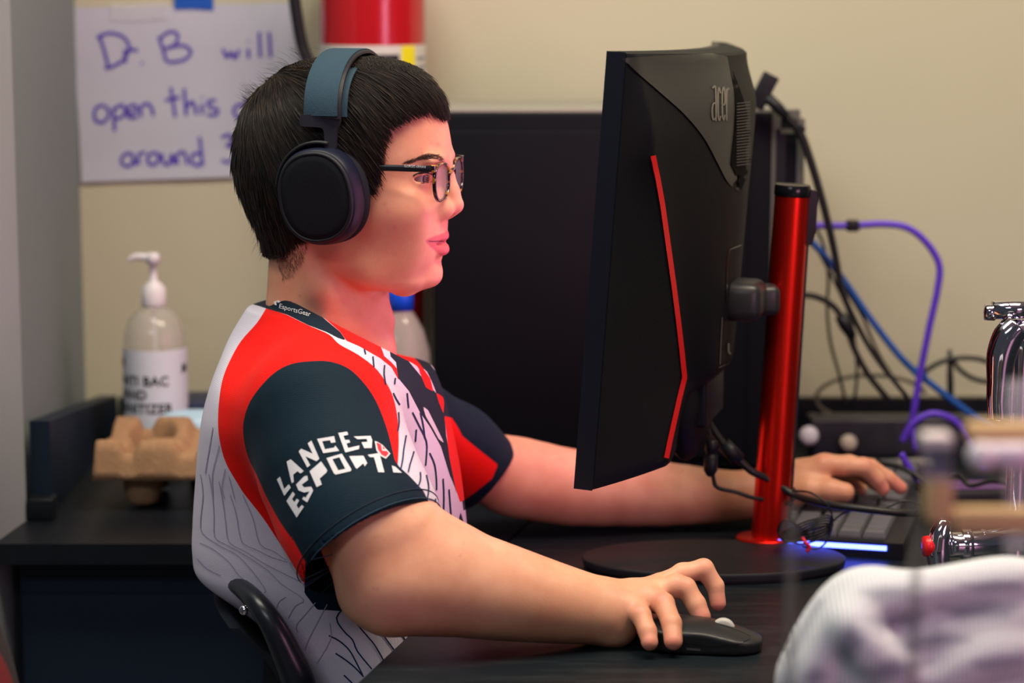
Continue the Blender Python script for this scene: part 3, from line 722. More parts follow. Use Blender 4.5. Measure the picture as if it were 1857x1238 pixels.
# upper shield panel, its lighter grey standing in for light on the slope
def dens(pts, n=5): return spl2(pts, n)
top_panel = dens([(1128, 106), (1160, 137), (1200, 172), (1240, 208), (1275, 250), (1300, 296), (1318, 330), (1338, 346)], 5) + [(1350, 300), (1345, 230), (1330, 170), (1322, 130), (1317, 103), (1290, 98), (1230, 101), (1150, 103)]
decal('upper_panel', mbv, [top_panel], M_shell2, mo, step=7, off=.0012)
vent = [(1325, 128), (1334, 150), (1345, 180), (1354, 215), (1360, 260), (1358, 290), (1349, 325), (1340, 346), (1333, 320), (1322, 297), (1325, 270), (1329, 235), (1331, 200), (1329, 160)]
decal('vent_panel', mbv, [vent], mat('vent_black', (.0035, .0035, .0045), .8, spec=.06), mo, step=5, off=.0022)
lines = []
for k in range(22):
    y = 186 + k * 5.3; lines.append([(1331 - .0 * k, y + 2), (1356, y - 1)])
vm = MB(); 
ribbons('vent_slots', mbv, lines, 2.0, mat('slot_grey', (.030, .030, .034), .5), mo, off=.0030, step=4)
# brand mark
def ac(pts): return spl2(pts, 4)
LOGO = [
 ac([(1289, 161), (1292, 157), (1294.5, 162), (1295, 190), (1295, 219)]), ac([(1294.5, 187), (1290, 189), (1288, 200), (1289.5, 216), (1294, 214)]),
 ac([(1303, 170), (1301, 160), (1298.7, 168), (1298.7, 206), (1301, 218), (1303.5, 210)]),
 ac([(1306.5, 190), (1311, 188), (1311, 168), (1308.8, 159), (1306.5, 170), (1306.5, 206), (1308.8, 217), (1311, 208)]),
 ac([(1314.2, 218), (1314.2, 162)]), ac([(1314.2, 172), (1316, 161), (1318.4, 163)]),
]
ribbons('brand_mark', mbv, LOGO, 2.9, mat('brand_grey', (.15, .145, .12), .5), mo, off=.0022, step=3)
# seams and port switch
ribbons('seam', mbv, [[(1316, 545), (1318, 470), (1322, 452), (1343, 444)]], 1.6, M_blackg, mo, off=.0011, step=5)
ribbons('seam', mbv, [[(1302, 666), (1316, 660), (1334, 650)], [(1308, 575), (1304, 660)]], 1.4, M_greym, mo, off=.0011, step=5)
ribbons('joystick', mbv, [[(1319, 622), (1319, 638), (1323, 641)]], 3.0, M_blackg, mo, off=.0015, step=3)
# lower housing bulge under the body
cH = MP(.36, .06, .045)
# hinge arm between body and pole
pT = P(1438, 336, .17); pB = P(1394, 992, .17); pT = pB + (pT - pB)
hc = P(1352, 543, .165)
# pole
pole_ax = (pT - pB).normalized()
base_z = DESK + .012
pr = .0205
k = (base_z - pB.z) / pole_ax.z; pB2 = pB + pole_ax * k; PL = (pT - pB2).length
mb = MB(); mb.lathe([(pr, 0), (pr * .955, PL - .012)], pB2, 48, axis=pole_ax); mb.build('pole', M_redp, mo, auto=50)
mb = MB(); mb.lathe([(pr * .96, PL - .012), (pr * 1.0, PL - .010), (pr * 1.0, PL - .002), (pr * .93, PL + .001), (pr * .80, PL), (0, PL - .002)], pB2, 48, axis=pole_ax); mb.build('pole_cap', M_blackg, mo, auto=50)
# black slide rail on the rear side of the pole
pt_ = pB2 + pole_ax * (PL - .052); rt = Vector((1, .15, 0)).normalized()
mb = MB()
prof = [(.0, .0), (.0, .052), (.006, .050), (.008, .044), (.0075, .012), (.004, 0)]
sv = pole_ax.cross(rt).normalized()
mb.prism([pt_ + rt * (pr * .8 + x) + pole_ax * (h - .004) - sv * .010 for x, h in [(0, -.01), (.0075, -.01), (.0105, .006), (.0105, .044), (.008, .050), (0, .053)]], sv * .020); mb.build('slide_rail', M_blackg, mo, smooth=False)
mb = MB(); mb.prism([pB2 + rt * (pr * .80) + pole_ax * .02 - sv * .006, pB2 + rt * (pr * .80 + .006) + pole_ax * .02 - sv * .006, pB2 + rt * (pr * .75 + .0055) + pole_ax * (PL - .05) - sv * .006, pB2 + rt * (pr * .75) + pole_ax * (PL - .05) - sv * .006], sv * .012); mb.build('rail_channel', M_blackp, mo, smooth=False)
# ring at the pole foot
rc = Vector((pB2.x - .004, pB2.y, 0))
mb = MB(); mb.lathe([(.0, base_z + .0022), (.030, base_z + .0024), (.0335, base_z + .0018), (.0345, base_z + .0002)], (rc.x, rc.y, 0), 48, sx=1.0, sy=.9); mb.build('pole_collar', M_redp, mo)
# round base plate
c_l = PZ(1057, 1018, base_z); c_r = PZ(1529, 1000, base_z); bcx = (c_l.x + c_r.x) / 2
yf = PZ(1300, 1041, base_z).y; yb = PZ(1300, 977, base_z).y; bcy = (yf + yb) / 2; ra = (c_r.x - c_l.x) / 2; rb = (yb - yf) / 2 * 1.02
mb = MB(); mb.lathe([(0, base_z), (.985, base_z), (.996, base_z - .001), (1.0, base_z - .003), (.992, DESK + .0035), (.97, DESK + .003), (.965, DESK + .0002), (0, DESK + .0002)], (bcx, bcy, 0), 96, sx=ra, sy=rb, rot=0)
M_base = mat('stand_base', (.009, .011, .014), .45, spec=.28, bump=.3, bscale=1200)
o = mb.build('base', M_base, mo, auto=40)
# hinge
hx = AX_W
mid = MP(.52, .47, .085)
h0 = P(1338, 543, mid.y); h1 = P(1392, 543, .17)
mb = MB(); mb.box(h0 + Vector((.006, 0, 0)), (.046, .060, .043), rot_z(-14), bev=.012); mb.tube([h0, h1], .0125, 20); mb.box((h0 + h1) / 2 + Vector((.012, 0, 0)), (.034, .032, .034), bev=.008); mb.build('hinge', mat('hinge_black', (.020, .021, .023), .4, spec=.5), mo, auto=40)
# dark lower back piece with ports and its cables
mb = MB(); a = P(1295, 730, .20)
mb.box(MP(.50, .17, .030), (.030, .12, .09), rot_z(-14), bev=.004); mb.build('port_cover', M_bezel, mo, auto=40)
V_ = Vol(tuple(MP(.27, .055, .03) - Vector((.08, .12, .09))), tuple(MP(.27, .055, .03) + Vector((.09, .16, .12))), .004)
MM = np.array(Matrix((AX_W, AX_S, AX_U)).transposed())
V_.ell(MP(.50, .13, .022), (.022, .10, .075), 0, 'add', MM)
vv, ff = V_.mesh(); mesh_np('lower_housing', vv, ff, M_shell, mo)
# ------------------------------------------------------------------ the player: head frame
HB = math.radians(12.0)
HF = Vector((math.cos(HB), -math.sin(HB), 0)); HN = Vector((math.sin(HB), math.cos(HB), 0)); HO = P(600, 340, 0.0)
def H(px, py, yl=0.0):
    d = ray(px, py); t = (HO - CAM).dot(HN) / d.dot(HN); return CAM + d * t + HN * yl
def mirror(p): p = Vector(p); return p - HN * (2 * (p - HO).dot(HN))
HM = np.array([[HF.x, HN.x, 0], [HF.y, HN.y, 0], [0, 0, 1.0]])      # columns: forward, lateral, up
def lxz(px, py): p = H(px, py); return (p - HO).dot(HF), p.z
def loft_fn(front, back, width, nf, nb, F, N_, O, zc=None):
    fx, fz = zip(*sorted([(b, a) for a, b in front])); bx_, bz = zip(*sorted([(b, a) for a, b in back]))
    def fn(X, Y, Z, z_end=None):
        lx = (X - O.x) * F.x + (Y - O.y) * F.y; ly = (X - O.x) * N_.x + (Y - O.y) * N_.y
        z = Z.ravel(); f = cint(z, fx, fz); b = cint(z, bx_, bz); w = cint(z, [q[1] for q in width], [q[0] for q in width])
        n1 = np.interp(z, [q[1] for q in nf], [q[0] for q in nf]); n2 = np.interp(z, [q[1] for q in nb], [q[0] for q in nb])
        c = cint(z, [q[1] for q in zc], [q[0] for q in zc]) if zc else .45 * f + .55 * b
        f, b, w, n1, n2, c = (a.reshape(1, 1, -1) for a in (f, b, w, n1, n2, c))
        a1 = np.maximum(f - c, .002); a2 = np.maximum(c - b, .002); w = np.maximum(w, .002); dx = lx - c
        n = np.where(dx > 0, n1, n2); a = np.where(dx > 0, a1, a2)
        q = (np.abs(dx / a) ** n + np.abs(ly / w) ** n) ** (1 / n)
        q = np.broadcast_to(q, np.broadcast(X, Y, Z).shape).astype(np.float32)
        h = float((Z.ravel()[1] - Z.ravel()[0])) if Z.size > 1 else .002
        G = np.gradient(q, h); gxy = np.sqrt(G[0] ** 2 + G[1] ** 2); g = np.sqrt(gxy ** 2 + np.minimum(np.abs(G[2]), .6 * gxy) ** 2) + 1e-3
        d = np.clip((q - 1) / g, -.05, .05)
        return d if z_end is None else np.maximum(d, z_end - Z)
    return fn
def cint(x, xp, yp):
    """smooth interpolation (Catmull-Rom through sorted knots)"""
    xp = np.array(xp, float); yp = np.array(yp, float); o = np.argsort(xp); xp = xp[o]; yp = yp[o]
    m = np.gradient(yp, xp); i = np.clip(np.searchsorted(xp, x) - 1, 0, len(xp) - 2); h = xp[i + 1] - xp[i]; t = np.clip((x - xp[i]) / h, 0, 1)
    return (2 * t ** 3 - 3 * t ** 2 + 1) * yp[i] + (t ** 3 - 2 * t ** 2 + t) * h * m[i] + (-2 * t ** 3 + 3 * t ** 2) * yp[i + 1] + (t ** 3 - t ** 2) * h * m[i + 1]

# ------------------------------------------------------------------ skull, face and neck
RES = .0014
lo = np.min([H(420, 640, -.10), H(850, 90, -.10), H(420, 640, .10), H(850, 90, .10)], 0) - .01
hi = np.max([H(420, 640, -.10), H(850, 90, -.10), H(420, 640, .10), H(850, 90, .10)], 0) + .01
import time as _t; _t0=_t.time()
VH = Vol(lo, hi, RES)
rows_ = [ # py, front px, back px, half width, nf, nb, centre px
 (121, 632, 600, .012, 2.0, 2.0, 615), (126, 668, 566, .030, 2.0, 2.0, 612), (135, 705, 532, .045, 2.0, 2.0, 610), (150, 745, 500, .058, 2.0, 2.0, 608), (175, 781, 470, .068, 2.1, 2.0, 606),
 (205, 802, 454, .0745, 2.25, 2.05, 605), (245, 813, 447, .0775, 2.35, 2.1, 605), (278, 816, 447, .0775, 2.4, 2.1, 605), (300, 812, 450, .0765, 2.4, 2.1, 605), (325, 806, 457, .0745, 2.35, 2.1, 605),
 (360, 806, 470, .0715, 2.25, 2.1, 608), (392, 807, 488, .0685, 2.15, 2.1, 612), (415, 807, 502, .0660, 2.15, 2.1, 616), (440, 803, 520, .0635, 2.15, 2.1, 622), (466, 799, 548, .0595, 2.2, 2.1, 634),
 (488, 792, 590, .0530, 2.25, 2.1, 656), (503, 789, 632, .0460, 2.3, 2.0, 690), (513, 781, 672, .0370, 2.3, 2.0, 716), (520, 764, 712, .024, 2.2, 2.0, 740)]
zrow = [lxz(r[1], r[0])[1] for r in rows_]
zrow = [H(620, r[0]).z for r in rows_]
def lxat(px, z):      # local x of the pixel column px at height z on the sagittal plane
    d = ray(px, 300); t = (HO - CAM).dot(HN) / d.dot(HN); p = CAM + d * t
    for _ in range(6):
        q = proj_np(np.array([[*(HO + HF * ((p - HO).dot(HF)) + Vector((0, 0, z - HO.z)))]]))[0]
        p = p + HF * ((px - q[0]) * pxm(p))
    return (p - HO).dot(HF)
fr = [(lxat(r[1], z), z) for r, z in zip(rows_, zrow)]; bk_ = [(lxat(r[2], z), z) for r, z in zip(rows_, zrow)]
fn = loft_fn(fr, bk_, [(r[3], z) for r, z in zip(rows_, zrow)], [(r[4], z) for r, z in zip(rows_, zrow)], [(r[5], z) for r, z in zip(rows_, zrow)], HF, HN, HO, [(lxat(r[6], z), z) for r, z in zip(rows_, zrow)])
zl, zh = H(620, 521).z, H(620, 119).z
g = VH._sub((lo[0], lo[1], zl - .04), (hi[0], hi[1], zh)); VH._mix(g[0], fn(*g[1], zl), 0, 'add')
VH.smooth(2)
def HL(px, py, y): return H(px, py, y)
# neck
VH.chain([H(585, 450), H(586, 520), H(586, 585), H(585, 650)], [.0480, .0485, .0515, .060], .016, sub=5)
VH.chain([H(640, 500), H(648, 560), H(662, 640)], [.030, .027, .032], .020)
for s in (-1, 1):
    VH.chain([H(575, 440, s * .054), H(610, 510, s * .050), H(650, 580, s * .028), H(675, 625, s * .012)], [.005, .006, .006, .006], .024)
    VH.chain([H(640, 450, s * .050), H(690, 488, s * .042), H(745, 504, s * .026)], [.009, .008, .008], .024)       # jaw edge
    VH.ell(H(738, 372, s * .048), (.028, .014, .016), .026, 'add', HM)                 # cheekbone
    VH.ell(H(735, 425, s * .038), (.026, .012, .028), .030, 'add', HM)                 # cheek
    VH.ell(H(799, 287, s * .024), (.0075, .020, .0055), .012, 'add', HM)                 # brow ridge
    VH.ell(H(803, 322, s * .029), (.0105, .016, .012), .012, 'sub', HM)                 # eye socket
VH.cone(H(690, 572), H(697, 582), .009, .009, .012)                                     # larynx
# nose
VH.chain([H(806, 297), H(810, 322), H(817, 346), H(823.5, 371)], [.0075, .0072, .0080, .0100], .007)
for s in (-1, 1):
    VH.ell(H(808, 379, s * .0125), (.0115, .0068, .0085), .006, 'add', HM)
    VH.ell(H(799, 372, s * .014), (.009, .007, .012), .010, 'add', HM)
VH.cone(H(816, 386), H(807, 394), .0048, .0048, .006)
for s in (-1, 1):
    VH.ell(H(817, 391, s * .0072), (.0068, .0040, .0046), .0015, 'sub', HM)
    VH.chain([H(797, 366, s * .019), H(792, 380, s * .0205), H(796, 392, s * .019)], [.0007, .0012, .0007], .0040, 'sub')     # alar crease
# mouth
def lip(pts, k=.005, mode='add'):
    for s in (-1, 1): VH.chain([H(a, b, s * y) for a, b, y, r in pts], [r for *_, r in pts], k, mode, sub=3)
lip([(783, 437, .0245, .0016), (791, 432, .016, .0032), (799, 427, .007, .0046), (800.5, 427.5, 0, .0046)])
lip([(783, 439, .0240, .0016), (789, 446, .016, .0042), (797, 452, .007, .0060), (799, 453, 0, .0062)])
lip([(784, 437.5, .0255, .0010), (795, 438, .019, .0012), (806, 438, .009, .0014), (814, 438.5, 0, .0014)], .0025, 'sub')
VH.cone(H(812, 405), H(815, 418), .0022, .0026, .006, 'sub')                             # philtrum
VH.ell(H(806, 477), (.006, .016, .005), .010, 'sub', HM)                                # crease over the chin
VH.ell(H(778, 497), (.0125, .018, .0120), .012, 'add', HM)                               # chin
for s in (-1, 1): VH.chain([H(795, 398, s * .024), H(783, 418, s * .031), H(777, 438, s * .033)], [.0005, .0008, .0005], .006, 'sub')
# eyes: sockets hold eyeballs, lids leave an almond slit
EY = []
for s in (-1, 1):
    e = H(770, 316.5, s * .0320); EY.append(e)
    VH.ell(e, (.0142, .0150, .0140), .006, 'add', HM)
    VH.ell(e + HF * .0075 + HN * (s * .0035) + Vector((0, 0, -.0006)), (.0135, .0140, .0038), .0018, 'sub', HM)
    VH.ell(e, (.0119, .0119, .0119), .0, 'sub', HM)
    VH.chain([e + HF * .0105 + HN * (s * .013) + Vector((0, 0, .0045)), e + HF * .0145 + Vector((0, 0, .0085)), e + HF * .012 - HN * (s * .011) + Vector((0, 0, .0055))], [.0006, .001, .0006], .003, 'sub', sub=3)
Vh, Fh = VH.mesh()

# ------------------------------------------------------------------ arms and hands
def arm(lo, hi, res, chains, extra=None):
    v = Vol(lo, hi, res)
    for pts, rs, k in chains: v.chain([P(*p) for p in pts], rs, k)
    if extra: extra(v)
    return v
def finger(v, pts, rs, palm, k=.006):
    q = [P(*p) for p in pts]
    v.chain(q, rs, .0030)
    v.ell(q[1], (rs[1] * 1.06,) * 3, .004)
# near (right) arm and hand, on the mouse
ends = [P(560, 740, -.17), P(1330, 1180, -.24), P(700, 1000, -.30), P(1300, 1000, -.13), P(1200, 1190, -.27)]
lo = np.min(ends, 0) - .03; hi = np.max(ends, 0) + .03; lo[0] -= .03; lo[2] = DESK - .01
VA = Vol(lo, hi, .0017)
VA.chain([P(595, 790, -.175), P(650, 900, -.215), P(688, 975, -.240), P(706, 1046, -.250)], [.052, .052, .0535, .0470], .012)
VA.chain([P(706, 1046, -.250), P(745, 1046, -.247), P(800, 1049, -.243), P(900, 1071, -.235), P(1000, 1092, -.226), P(1085, 1107, -.216), P(1110, 1108, -.213)], [.0470, .0485, .0490, .0425, .0345, .0268, .0255], .014, sub=3)
VA.cone(P(740, 975, -.245), P(800, 1015, -.245), .040, .036, .02)
VA.cone(P(668, 1080, -.255), P(700, 1100, -.255), .022, .022, .02)
# thin the wrist vertically, build the palm
MC = [(1196, 1062, -.176), (1194, 1071, -.196), (1174, 1085, -.213), (1147, 1105, -.228)]
for (a, b, c), r in zip(MC, (.0125, .0128, .0125, .0122)):
    VA.chain([P(1095, 1106, -.213), P((1095 + a) / 2, (1106 + b) / 2, (-.213 + c) / 2), P(a, b, c)], [.022, .0165, r], .010)
VA.cone(P(1100, 1125, -.212), P(1120, 1140, -.220), .018, .0155, .014)
VA.cone(P(1105, 1120, -.195), P(1165, 1118, -.170), .017, .0135, .012)
finger(VA, [(1196, 1062, -.176), (1238, 1040, -.170), (1276, 1031, -.166), (1297, 1062, -.168), (1302, 1093, -.172)], [.0120, .0098, .0100, .0086, .0080], None)
finger(VA, [(1194, 1071, -.196), (1225, 1062, -.196), (1243, 1066, -.197), (1262, 1095, -.203), (1272, 1117, -.208)], [.0120, .0110, .0105, .0096, .0092], None)
finger(VA, [(1174, 1085, -.213), (1192, 1089, -.217), (1203, 1094, -.226), (1218, 1130, -.248), (1221, 1162, -.262)], [.0118, .0108, .0106, .0096, .0090], None)
finger(VA, [(1147, 1105, -.228), (1155, 1108, -.233), (1162, 1115, -.243), (1174, 1144, -.258), (1178, 1164, -.266)], [.0112, .0100, .0098, .0088, .0082], None)
VA.chain([P(1130, 1118, -.180), P(1190, 1128, -.160), P(1232, 1136, -.163), P(1258, 1142, -.170)], [.0150, .0122, .0108, .0092], .006)
# nails
for c, nrm in (((1305, 1096, -.172), 1),): pass
Va, Fa = VA.mesh()
# far (left) arm and hand, over the keyboard
ends = [P(800, 760, .19), P(1660, 900, .36), P(900, 880, .20), P(1500, 800, .30)]
lo = np.min(ends, 0) - .05; hi = np.max(ends, 0) + .05; lo[2] = DESK + .0
VB = Vol(lo, hi, .0021)
VB.chain([P(760, 790, .18), P(840, 830, .215), P(925, 864, .240)], [.040, .040, .041], .012)
VB.chain([P(925, 862, .240), P(1040, 884, .252), P(1200, 895, .265), P(1330, 899, .274), P(1400, 890, .277)], [.044, .0415, .0350, .0262, .0240], .012, sub=3)
for (a, b, c), r in zip([(1492, 843, .262), (1496, 842, .283), (1490, 847, .303), (1478, 853, .320)], (.0135, .0132, .0128, .0118)):
    VB.chain([P(1405, 888, .278), P((1405 + a) / 2, (888 + b) / 2, (.278 + c) / 2), P(a, b, c)], [.0215, .0180, r], .010)
finger(VB, [(1492, 843, .262), (1530, 844, .261), (1566, 846, .262), (1590, 869, .266), (1601, 886, .268)], [.0130, .0110, .0108, .0092, .0082], None)
finger(VB, [(1496, 842, .283), (1540, 843, .285), (1578, 848, .287), (1610, 867, .290), (1633, 884, .292)], [.0128, .0110, .0106, .0090, .0080], None)
finger(VB, [(1490, 847, .303), (1530, 850, .306), (1562, 856, .310), (1586, 874, .314), (1600, 886, .316)], [.0122, .0106, .0102, .0088, .0078], None)
finger(VB, [(1478, 853, .320), (1510, 857, .325), (1534, 862, .330), (1552, 876, .334), (1562, 886, .336)], [.0112, .0096, .0092, .0080, .0072], None)
VB.chain([P(1420, 893, .262), P(1468, 887, .247), P(1505, 888, .240), P(1532, 892, .237)], [.0190, .0135, .0118, .0112], .008)
VB.cone(P(1430, 890, .268), P(1480, 862, .262), .020, .014, .012)
Vb, Fb = VB.mesh()
def bench_cut(v, gap=.004):
    nx = Vector((ed.y, -ed.x)).normalized()
    v.func(lambda X, Y, Z: np.maximum(-((X - e0.x) * nx.x + (Y - e0.y) * nx.y + gap), Z - .752) + 0 * X, v.lo, v.lo + v.h * np.array(v.n), .004, 'sub')
# torso under the jersey
VT = Vol((-.36, -.26, .62), (.02, .28, 1.16), .006)
VT.chain([H(585, 640), P(570, 720, .0), P(590, 850, .0), P(640, 1010, 0), P(720, 1230, 0)], [.062, .085, .09, .095, .10], .03)
VT.cone(P(560, 720, 0), P(600, 780, -.165), .08, .050, .03); VT.cone(P(600, 740, 0), P(740, 800, .165), .075, .042, .02)
bench_cut(VT)
Vt, Ft = VT.mesh()
def join(*vf):
    V = []; F = []; n = 0
    for v, f in vf: V.append(v); F.append(f + n); n += len(v)
    return np.concatenate(V), np.concatenate(F)

# skin material driven by measured regions (lips, brow-free), with fine mottling
msk = bpy.data.materials.new('skin'); msk.use_nodes = True; nt = msk.node_tree; pb_ = nt.nodes['Principled BSDF']
N = nt.nodes; L = nt.links
tc = N.new('ShaderNodeTexCoord')
def noise(scale, det=4, rough=.55):
    n = N.new('ShaderNodeTexNoise'); n.inputs['Scale'].default_value = scale; n.inputs['Detail'].default_value = det; n.inputs['Roughness'].default_value = rough; L.new(tc.outputs['Object'], n.inputs['Vector']); return n
def rgbmix(fac, a, b, bt='MIX'):
    m = N.new('ShaderNodeMix'); m.data_type = 'RGBA'; m.blend_type = bt
    for sck, val in ((m.inputs[0], fac), (m.inputs[6], a), (m.inputs[7], b)):
        if isinstance(val, (int, float)): sck.default_value = val
        elif isinstance(val, tuple): sck.default_value = val
        else: L.new(val, sck)
    return m.outputs[2]
def mrange(v, a, b, c=0., d=1.):
    m = N.new('ShaderNodeMapRange'); m.inputs[1].default_value = a; m.inputs[2].default_value = b; m.inputs[3].default_value = c; m.inputs[4].default_value = d; L.new(v, m.inputs[0]); return m.outputs[0]
def attr(name): a = N.new('ShaderNodeAttribute'); a.attribute_name = name; return a.outputs['Fac']
base = rgbmix(mrange(noise(22).outputs['Fac'], .35, .65), (.64, .29, .175, 1), (.73, .38, .235, 1))
base = rgbmix(mrange(noise(160, 3).outputs['Fac'], .66, .80, 0, .7), base, (.56, .20, .15, 1))
frk = N.new('ShaderNodeTexVoronoi'); frk.inputs['Scale'].default_value = 85; L.new(tc.outputs['Object'], frk.inputs['Vector'])
base = rgbmix(mrange(frk.outputs['Distance'], .05, .02, 0, .22), base, (.40, .14, .09, 1))
base = rgbmix(attr('blush'), base, (.66, .20, .16, 1))
base = rgbmix(attr('lip'), base, (.56, .115, .12, 1))
base = rgbmix(attr('stubble'), base, (.10, .06, .045, 1))
L.new(base, pb_.inputs['Base Color'])
pb_.inputs['Roughness'].default_value = .48; pb_.inputs['Specular IOR Level'].default_value = .42
pb_.inputs['Subsurface Weight'].default_value = .18; pb_.inputs['Subsurface Radius'].default_value = (1, .32, .18); pb_.inputs['Subsurface Scale'].default_value = .004
bp_ = N.new('ShaderNodeBump'); bp_.inputs['Strength'].default_value = .22; bp_.inputs['Distance'].default_value = .0006
L.new(noise(900, 3).outputs['Fac'], bp_.inputs['Height']); L.new(bp_.outputs['Normal'], pb_.inputs['Normal'])

person = thing('person', 'dark-haired young man in red, navy and white jersey sitting at the bench', 'person', P(640, 1100, 0))
Vall, Fall = join((Vh, Fh), (Va, Fa), (Vb, Fb), (Vt, Ft))
body = mesh_np('body', Vall, Fall, msk, person)
pj = proj_np(Vall); nh = len(Vh)
side = ((Vall - np.array(HO)) @ np.array(HN))
mirV = Vall - np.outer(2 * side, np.array(HN)); pjm = np.where((side > 0)[:, None], proj_np(mirV), pj)
isH = np.arange(len(Vall)) < nh
LIPP = spl2([(772, 437), (786, 429), (800, 424), (812, 419), (826, 423), (826, 440), (826, 462), (812, 468), (800, 464), (786, 452)], 4, True)
lipv = np.clip(poly_sd(pjm, LIPP) / 3 + .5, 0, 1) * isH
fattr(body, 'lip', lipv)
def blob(cx, cy, rx, ry): return np.exp(-((pjm[:, 0] - cx) / rx) ** 2 - ((pjm[:, 1] - cy) / ry) ** 2) * isH
bl = .35 * blob(715, 400, 45, 45) + .4 * blob(832, 376, 16, 16) + .15 * blob(690, 480, 40, 50)
for cx, cy in ((697, 371), (703, 383), (716, 413), (782, 259), (794, 262)): bl += .55 * blob(cx, cy, 4, 4)
for px, py, Y in ((1302, 1095, 0), (1274, 1122, 0), (1220, 1165, 0), (1178, 1165, 0), (1602, 888, 1), (1634, 884, 1)):
    bl += .8 * np.exp(-((pj[:, 0] - px) / 16) ** 2 - ((pj[:, 1] - py) / 20) ** 2) * (~isH)
for px, py in ((1278, 1020), (1240, 1052), (1200, 1082), (1155, 1100), (1493, 826), (1570, 838)): bl += .4 * np.exp(-((pj[:, 0] - px) / 14) ** 2 - ((pj[:, 1] - py) / 14) ** 2) * (~isH)
bl += .3 * np.exp(-((pj[:, 0] - 720) / 60) ** 2 - ((pj[:, 1] - 1110) / 30) ** 2) * (~isH)
fattr(body, 'blush', np.clip(bl, 0, 1))
fattr(body, 'stubble', np.zeros(len(Vall)))
hbv = bvh_of(body)

# eyes
for i, e in enumerate(EY):
    gz = (HF + Vector((0, 0, -.10)) - HN * .30).normalized(); q = Vector((0, 0, 1)).rotation_difference(gz)
    mb = MB(); mb.lathe([(0, -.0117)] + [(.0117 * math.sin(a), -.0117 * math.cos(a)) for a in np.linspace(.15, math.pi - .52, 18)], e, 28, axis=gz)
    eye = mb.build('eye', mat('eye_white', (.42, .34, .36), .2, spec=.6), person)
    mb = MB(); mb.lathe([(.0059, .0101), (.0050, .0110), (.0030, .0117), (.0024, .0119)], e, 28, axis=gz); mb.build('iris', mat('iris_brown', (.07, .035, .03), .15, spec=.8), eye)
    mb = MB(); mb.lathe([(.0026, .0118), (0, .0122)], e, 20, axis=gz); mb.build('pupil', mat('pupil', (.004, .004, .005), .08, spec=.8), eye)

# ------------------------------------------------------------------ hair
HR = .0022
lo2 = np.min([H(405, 480, -.11), H(840, 80, -.11), H(405, 480, .11), H(840, 80, .11)], 0); hi2 = np.max([H(405, 480, -.11), H(840, 80, -.11), H(405, 480, .11), H(840, 80, .11)], 0)
VR = Vol(lo2, hi2, HR)
hr = [ # py, front, back, half width, centre
 (104, 668, 612, .012, 640), (108, 700, 575, .028, 635), (115, 730, 540, .044, 630), (130, 764, 508, .060, 620), (150, 784, 484, .072, 612), (175, 800, 462, .081, 606), (200, 808, 447, .0865, 604), (225, 811, 438, .0885, 604),
 (255, 812, 432, .089, 602), (285, 812, 430, .088, 602), (315, 810, 431, .086, 602), (345, 812, 438, .083, 602), (375, 800, 450, .079, 602), (405, 790, 466, .074, 602), (435, 780, 478, .068, 602), (470, 770, 486, .062, 602)]
zr = [H(620, r[0]).z for r in hr]
fn = loft_fn([(lxat(r[1], z), z) for r, z in zip(hr, zr)], [(lxat(r[2], z), z) for r, z in zip(hr, zr)], [(r[3], z) for r, z in zip(hr, zr)], [(2.2, zr[0]), (2.3, zr[5])][::-1] if False else [(2.3, zr[-1]), (2.2, zr[0])], [(2.1, zr[-1]), (2.0, zr[0])], HF, HN, HO, [(lxat(r[4], z), z) for r, z in zip(hr, zr)])
g = VR._sub((lo2[0], lo2[1], H(620, 470).z), (hi2[0], hi2[1], H(620, 102).z)); VR._mix(g[0], fn(*g[1]), 0, 'add'); VR.smooth(2)
SDH = Vol(lo2, hi2, HR); SDH.F = VR.F.copy()
HAIRP = [(487, 460), (505, 457), (528, 446), (548, 430), (575, 400), (600, 385), (645, 350), (676, 345), (686, 318), (688, 290), (692, 262), (700, 240), (712, 224), (735, 211), (752, 204), (765, 199), (778, 195), (792, 198), (801, 206), (807, 206), (816, 192), (840, 180), (840, 60), (400, 60), (400, 470)]
I = np.argwhere(np.abs(VR.F) < .02); Pw = VR.lo + VR.h * I
def himg(Pw):
    sd_ = (Pw - np.array(HO)) @ np.array(HN); m = Pw - np.outer(2 * np.clip(sd_, 0, None), np.array(HN)); return proj_np(m)
sdp = poly_sd(himg(Pw), HAIRP) / 1747.0
FF = VR.F[I[:, 0], I[:, 1], I[:, 2]]; nz = .0016 * np.sin(Pw[:, 0] * 330 + np.sin(Pw[:, 1] * 200) * 2) * np.sin(Pw[:, 1] * 410)
VR.F[I[:, 0], I[:, 1], I[:, 2]] = np.maximum(FF + .0022 + nz, -sdp)
deep = VR.F < -.0195; VR.F[deep] = VR.F[deep]
# hollow is not needed: the skull fills the inside. cut what lies outside the hair outline everywhere
I = np.argwhere(VR.F < -.019)
if len(I):
    Pw = VR.lo + VR.h * I; s_ = poly_sd(himg(Pw), HAIRP) / 1747.0; VR.F[I[:, 0], I[:, 1], I[:, 2]] = np.maximum(VR.F[I[:, 0], I[:, 1], I[:, 2]], -s_)
